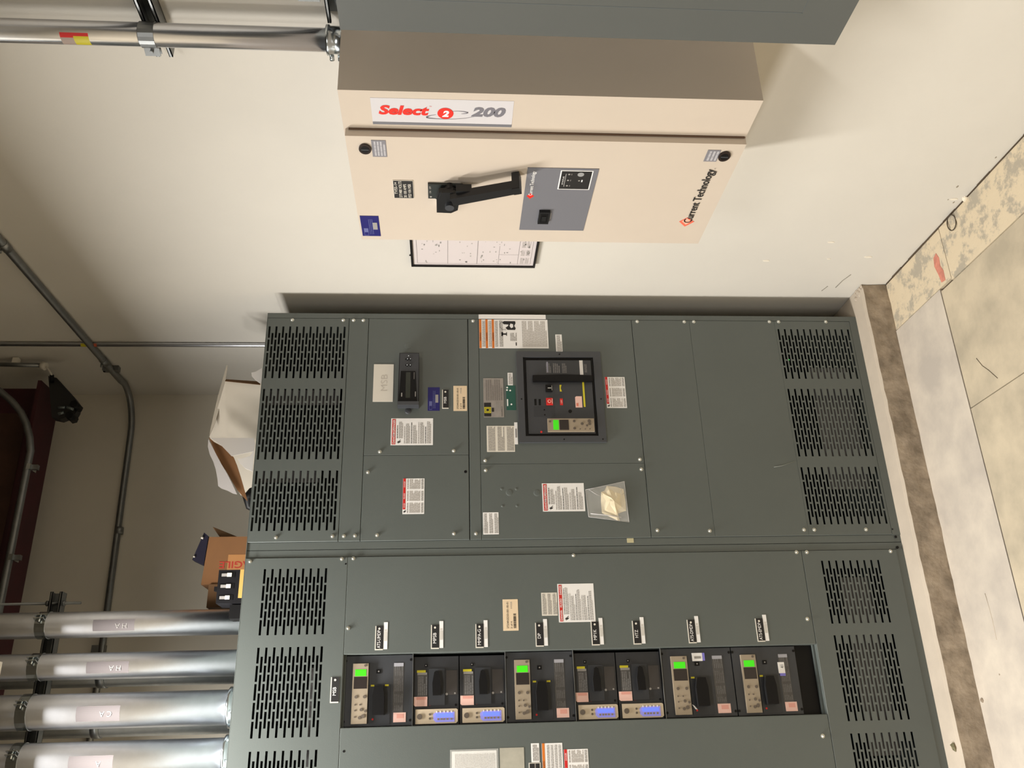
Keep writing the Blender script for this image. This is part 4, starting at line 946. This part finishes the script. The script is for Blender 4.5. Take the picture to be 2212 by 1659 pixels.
for i in (7, 11):
    q = MB(); p = cp[i]; q.box(WB, p.x-.012, p.x+.012, .60, .66, p.z-.02, p.z-.004, STEELB); q.box(WB, p.x-.01, p.x+.01, .61, .63, p.z-.045, p.z-.01, STEELD); q.build('strap', c4)
# whip with a white bushing
c5 = thing('thin_conduit', (.05, .6, 3.4), 'short thin conduit ending in a white bushing with a wire, beside the beam end', 'conduit')
q = MB(); pa = [at(-20, 787, .62), at(92, 789, .62)]; q.tube(pa, .0095, STEELD, 12); q.build('pipe', c5)
q = MB(); a = at(90, 789, .62); b = at(99, 792, .62); q.tube([a, b], .0175, OFFW, 14); q.build('bushing', c5, label='white bushing')
q = MB(); a = at(33, 781, .615); q.box(WB, a.x-.006, a.x+.018, a.y-.006, a.y+.02, a.z-.012, a.z+.012, OFFW); q.build('clip', c5)
q = MB(); q.tube([at(98, 792, .62), at(103, 796, .62), at(108, 803, .62), at(112, 811, .62)], .004, OFFW, 8); q.build('wire', c5)
q = MB(); q.tube([at(112, 810, .62), at(112, 826, .64)], .009, VBLACK, 10); q.build('plug', c5)
# beam clamp cluster
k0 = thing('beam_clamp', tuple(at(130, 860, .66)), 'black beam clamp assembly at the right end of the dark red beam', 'clamp')
def blob(name, u, v, y, r, m, sy=1.0, lab=None):
    p = at(u, v, y); q = MB(); S = S_board(p.y); q.disc(S, p.x, p.z, r, r*sy, -.02, .01, m, 12); return q.build(name, k0, label=lab)
q = MB(); P = [at(u, v, .64) for u, v in ((104, 812), (122, 816), (160, 858), (170, 872), (166, 888), (156, 905), (146, 900), (130, 906), (112, 902))]
q.poly(lambda a, b, h: (a, .64-h, b), [(p.x, p.z) for p in reversed(P)], -.04, .0, mat('clamp_black', (30, 28, 28), .5)); q.build('body', k0)
q = MB()
for u, v in ((163, 876), (153, 900)): p = at(u, v, .62); q.tube([(p.x, .66, p.z), (p.x, .60, p.z)], .018, VBLACK, 6)
q.build('nut', k0)
q = MB()
for u, v, u2, v2 in ((126, 881, 141, 880), (144, 880, 158, 884), (126, 894, 138, 891)): q.tube([at(u, v, .60), at(u2, v2, .60)], .0065, mat('pewter', (110, 118, 118), .4, metal=.6), 8)
q.build('rod', k0)

# ------------------------------------------------------------------ things lying on top of the switchgear
def sheet(q, pts, m, t=.003, m2=None, n=None):
    P = [Vector(p) for p in pts]; nn = (P[1]-P[0]).cross(P[2]-P[0]).normalized()
    if nn.dot(Vector(CC)-P[0]) < 0: P.reverse(); nn = -nn
    q.face(P, m); B = [p-nn*t for p in P]; q.face(list(reversed(B)), m2 or m)
    for i in range(len(P)): q.face([P[(i+1) % len(P)], P[i], B[i], B[(i+1) % len(P)]], m2 or m)
wbx = thing('white_cardboard_box', (-.44, .3, HB), 'open white cardboard box on top of the right section', 'box')
def down(p): return Vector((p.x, p.y, HB+.001))
cA, cB, cC = at(452, 943, .20), at(487, 823, .12), at(500, 1072, .30)
q = MB(); sheet(q, [cA, cB, down(cB), down(cA)], WCARD); q.build('side', wbx)
cC2 = at(520, 1070, .27); q = MB(); sheet(q, [cA, cC2, down(cC2), down(cA)], WCARD); q.build('side', wbx)
cD = Vector((cB.x+cC2.x-cA.x, cB.y+cC2.y-cA.y, cB.z-.01)); q = MB(); sheet(q, [cB, cD, down(cD), down(cB)], WCARD); q.build('side', wbx)
q = MB(); sheet(q, [at(u, v, .16) for u, v in ((452, 943), (455, 925), (470, 858), (490, 787), (492, 792), (488, 818), (478, 868), (464, 915))], WCARD, .002, KRAFTD); q.build('flap', wbx)
q = MB(); sheet(q, [at(486, 823, .115), at(562, 831, .115), at(562, 824, .12), at(488, 819, .12)], KRAFTD, .002); q.build('flap_edge', wbx)
q = MB()
fp = [(451, 945), (463, 955), (482, 965), (494, 977), (505, 988), (512, 1005), (520, 1030), (528, 1058), (535, 1083), (524, 1072), (512, 1058), (500, 1038), (490, 1020), (475, 998), (464, 975)]
sheet(q, [at(u, v, .12) for u, v in fp], KRAFT, .002, KRAFTD); q.build('flap', wbx, label='brown inside of the folded flap')
q = MB(); rr = random.Random(61)
fp = [(450, 948), (449, 965), (453, 982), (461, 998), (466, 1014), (470, 1036), (471, 1050), (480, 1056), (492, 1060), (503, 1066), (512, 1068), (504, 1050), (492, 1026), (478, 1002), (464, 976)]
sheet(q, [at(u, v, .11) for u, v in fp], FILM, .001); q.build('film', wbx, label='torn white plastic film')
for fp, yv in (([(566, 795), (552, 803), (543, 805), (544, 813), (553, 822), (562, 828), (566, 822)], .05), ([(549, 972), (540, 985), (523, 990), (513, 991), (518, 1000), (530, 1012), (545, 1018)], .05)):
    q = MB(); sheet(q, [at(u, v, yv) for u, v in fp], mat('white_foam_film', (214, 209, 204), .6), .002); q.build('film', wbx)
q = MB(); sheet(q, [at(u, v, .10) for u, v in ((455, 946), (548, 946), (551, 960), (548, 975), (500, 985), (478, 962))], mat('white_liner', (196, 190, 184), .7), .002); q.build('liner', wbx)
# dark scrap beside it
q = MB(); q.tube([at(548, 1062, .16), at(535, 1075, .18), at(540, 1092, .18), at(560, 1100, .2)], [.02, .02, .018, .02], VBLACK, 8); tag(q.build('black_cable_scrap', None, org=tuple(at(545, 1080, .18))), 'black rubbery scrap beside the white box', 'scrap')
# brown box
bb = thing('brown_cardboard_box', (-.93, .42, HB), 'brown cardboard box with red lettering on top of the switchgear', 'box')
bT = .30; pR, pL = at(449, 1160, bT), at(434, 1263, bT)
xR_, xL_, zt_ = pR.x, pL.x+.0, (pR.z+pL.z)/2
S = S_board(bT)
q = MB(); q.poly(S, [(xL_, HB+.002), (xR_, HB+.002), (xR_, pR.z-.005), (xL_, pL.z)], -.22, 0, KRAFT); q.build('carton', bb)
q = MB(); q.text(S, 'FRAGILE', -.888, HB-.004+.005, .026, .001, mat('carton_red', (164, 50, 34), .8), 'l', rot=90, bold=.02, fit=.16); q.build('lettering', bb, label='red lettering FRAGILE')
q = MB(); q.rect(S, -.935, -.862, HB+.002, 2.455, .0006, mat('packing_tape', (172, 122, 76), .35)); q.build('tape', bb)
q = MB(); sheet(q, [at(476, 1160, .31), at(460, 1138, .33), at(484, 1150, .33), at(512, 1159, .31)], KRAFTD, .003); q.build('flap', bb)
q = MB(); p1_, p2_ = at(451, 1262, .29), at(480, 1312, .29); q.box(S_board(.29), p2_.x, p1_.x-.0, HB+.002, at(448, 1290, .29).z, -.2, 0, KRAFTD); q.build('lower_part', bb)
# navy thing leaning behind
nv = MB(); sheet(nv, [at(u, v, .36) for u, v in ((441, 1150), (450, 1158), (440, 1221), (415, 1209))], NAVY, .04)
nv.tube([at(438, 1160, .355), at(436, 1164, .355)], .005, OFFW, 6); nv.tube([at(420, 1201, .355), at(419, 1204, .355)], .004, OFFW, 6)
o = nv.build('navy_case', None, org=tuple(at(430, 1185, .36))); tag(o, 'dark navy plastic case sticking out behind the brown box', 'case')
# spare breaker lying on top
sb = thing('spare_breaker', tuple(Vector((at(495, 1262, .10).x, .10, HB))), 'black three pole breaker lying in front of the brown box', 'circuit breaker')
ys = .07; S = S_board(ys); pr, pl = at(495, 1231, ys), at(493, 1303, ys); zt = at(470, 1262, ys).z
q = MB(); q.box(S, pl.x, pr.x, HB+.012, zt, -.10, 0, mat('moulded_black', (20, 19, 22), .5, spec=.25)); q.build('body', sb)
wx = (pr.x-pl.x)
for k in range(3):
    cx = pr.x-wx*(.15+.34*k)
    q = MB(); q.box(S, cx-wx*.075, cx+wx*.075, HB+.045, zt-.006, -.004, .001, VBLACK); q.build('pocket', sb)
    q = MB(); tz0, tz1 = at(499, 1262, ys).z, at(489, 1262, ys).z; q.box(S, cx-wx*.06, cx+wx*.055, tz0, tz1, .0, .003, OFFW); q.box(S, cx-wx*.05, cx+wx*.04, tz1, at(477, 1262, ys).z, .0, .0015, INKG); q.build('terminal', sb, label='white terminal')
q = MB(); q.box(S, pl.x+wx*.15, pr.x, HB+.001, at(517, 1262, ys).z, -.02, .003, YELL2); q.build('base_label', sb)
q = MB(); q.box(S, pl.x+wx*.42, pl.x+wx*.55, zt, zt+.018, -.05, -.03, VBLACK); q.build('toggle', sb)
q = MB(); q.box(S_board(ys), pl.x-.05, pl.x-.004, HB+.001, HB+.055, -.08, -.01, VBLACK); tag(q.build('black_block', None, org=(pl.x-.03, ys+.04, HB)), 'small black block lying left of the spare breaker', 'block')

# ------------------------------------------------------------------ litter on the floor
q = MB(); pr_ = [atz(2055.5+9.5*math.cos(t), 481+17*math.sin(t), ZF+.004+.003*math.sin(3*t)) for t in [2*math.pi*i/20-.4 for i in range(23)]]
q.tube(pr_, .0019, mat('wire_dark', (70, 60, 46), .6), 6); c = pr_[0]
tag(q.build('wire_loop', None, org=(c.x, c.y, ZF)), 'small dark loop of wire lying on the floor against the cream wall', 'wire')
def crumb(u, v, z, r, m, name, lab, cat, f=.6):
    p = atz(u, v, z); q = MB(); rr = random.Random(int(u)); n = 7
    top = [(p.x+r*math.cos(2*math.pi*i/n)*rr.uniform(.6, 1.1), p.y+r*math.sin(2*math.pi*i/n)*rr.uniform(.6, 1.1)) for i in range(n)]
    q.poly(lambda a, b, h: (a, b, h), top, z, z+r*f, m); q.dome(lambda a, b, h: (a, b, h), p.x, p.y, r*.6, z+r*f, r*.4, m, 6, 2)
    tag(q.build(name, None, org=(p.x, p.y, z)), lab, cat)
crumb(2086, 428, ZF, .012, mat('plaster_white', (240, 230, 210), .8), 'plaster_chunk', 'white plaster chunk in the joint at the foot of the wall', 'debris')
crumb(2123, 1513, ZF, .008, PADF, 'pebble', 'brown pebble beside the concrete pad', 'debris')
crumb(2160, 1457, ZF, .004, PADF, 'pebble', 'tiny dark speck of grit out on the floor', 'debris', .4)
p = atz(2062, 1613, 0); q = MB(); cr = [(p.x-.016, p.y-.004, .001), (p.x-.004, p.y-.013, .006), (p.x+.014, p.y-.004, .004), (p.x+.006, p.y+.010, .009), (p.x-.010, p.y+.008, .004)]
for i in range(5): q.face([cr[i], cr[(i+1) % 5], (p.x, p.y, .011)], mat('foil', (250, 236, 190), .15, metal=.9))
q.face(list(reversed(cr)), MATS['foil']); tag(q.build('foil_scrap', None, org=(p.x, p.y, 0)), 'bright crumpled foil scrap on the edge of the pad', 'debris')

# ------------------------------------------------------------------ light fixtures (above the frame)
for i, (x, y, z, sx, sy, pw) in enumerate(LAMPS):
    f = thing('strip_light', (x, y, z), ('strip light hung over the switchgear', 'strip light hung beside the cream cabinet', 'strip light far out in the room')[i], 'ceiling light')
    q = MB(); q.box(WB, x-sx/2-.02, x+sx/2+.02, y-sy/2-.02, y+sy/2+.02, z, z+.012, OFFW); q.box(WB, x-sx/2, x+sx/2, y-.05, y+.05, z+.012, z+.07, OFFW); q.build('housing', f)
    for k in (-1, 1):
        q = MB(); q.tube([(x+k*sx*.4, y, z+.07), (x+k*sx*.4, y, ZC)], .003, STEELD, 6); q.build('hanger_rod', f)

for o in bpy.data.objects:
    if '_o' in o: del o['_o']
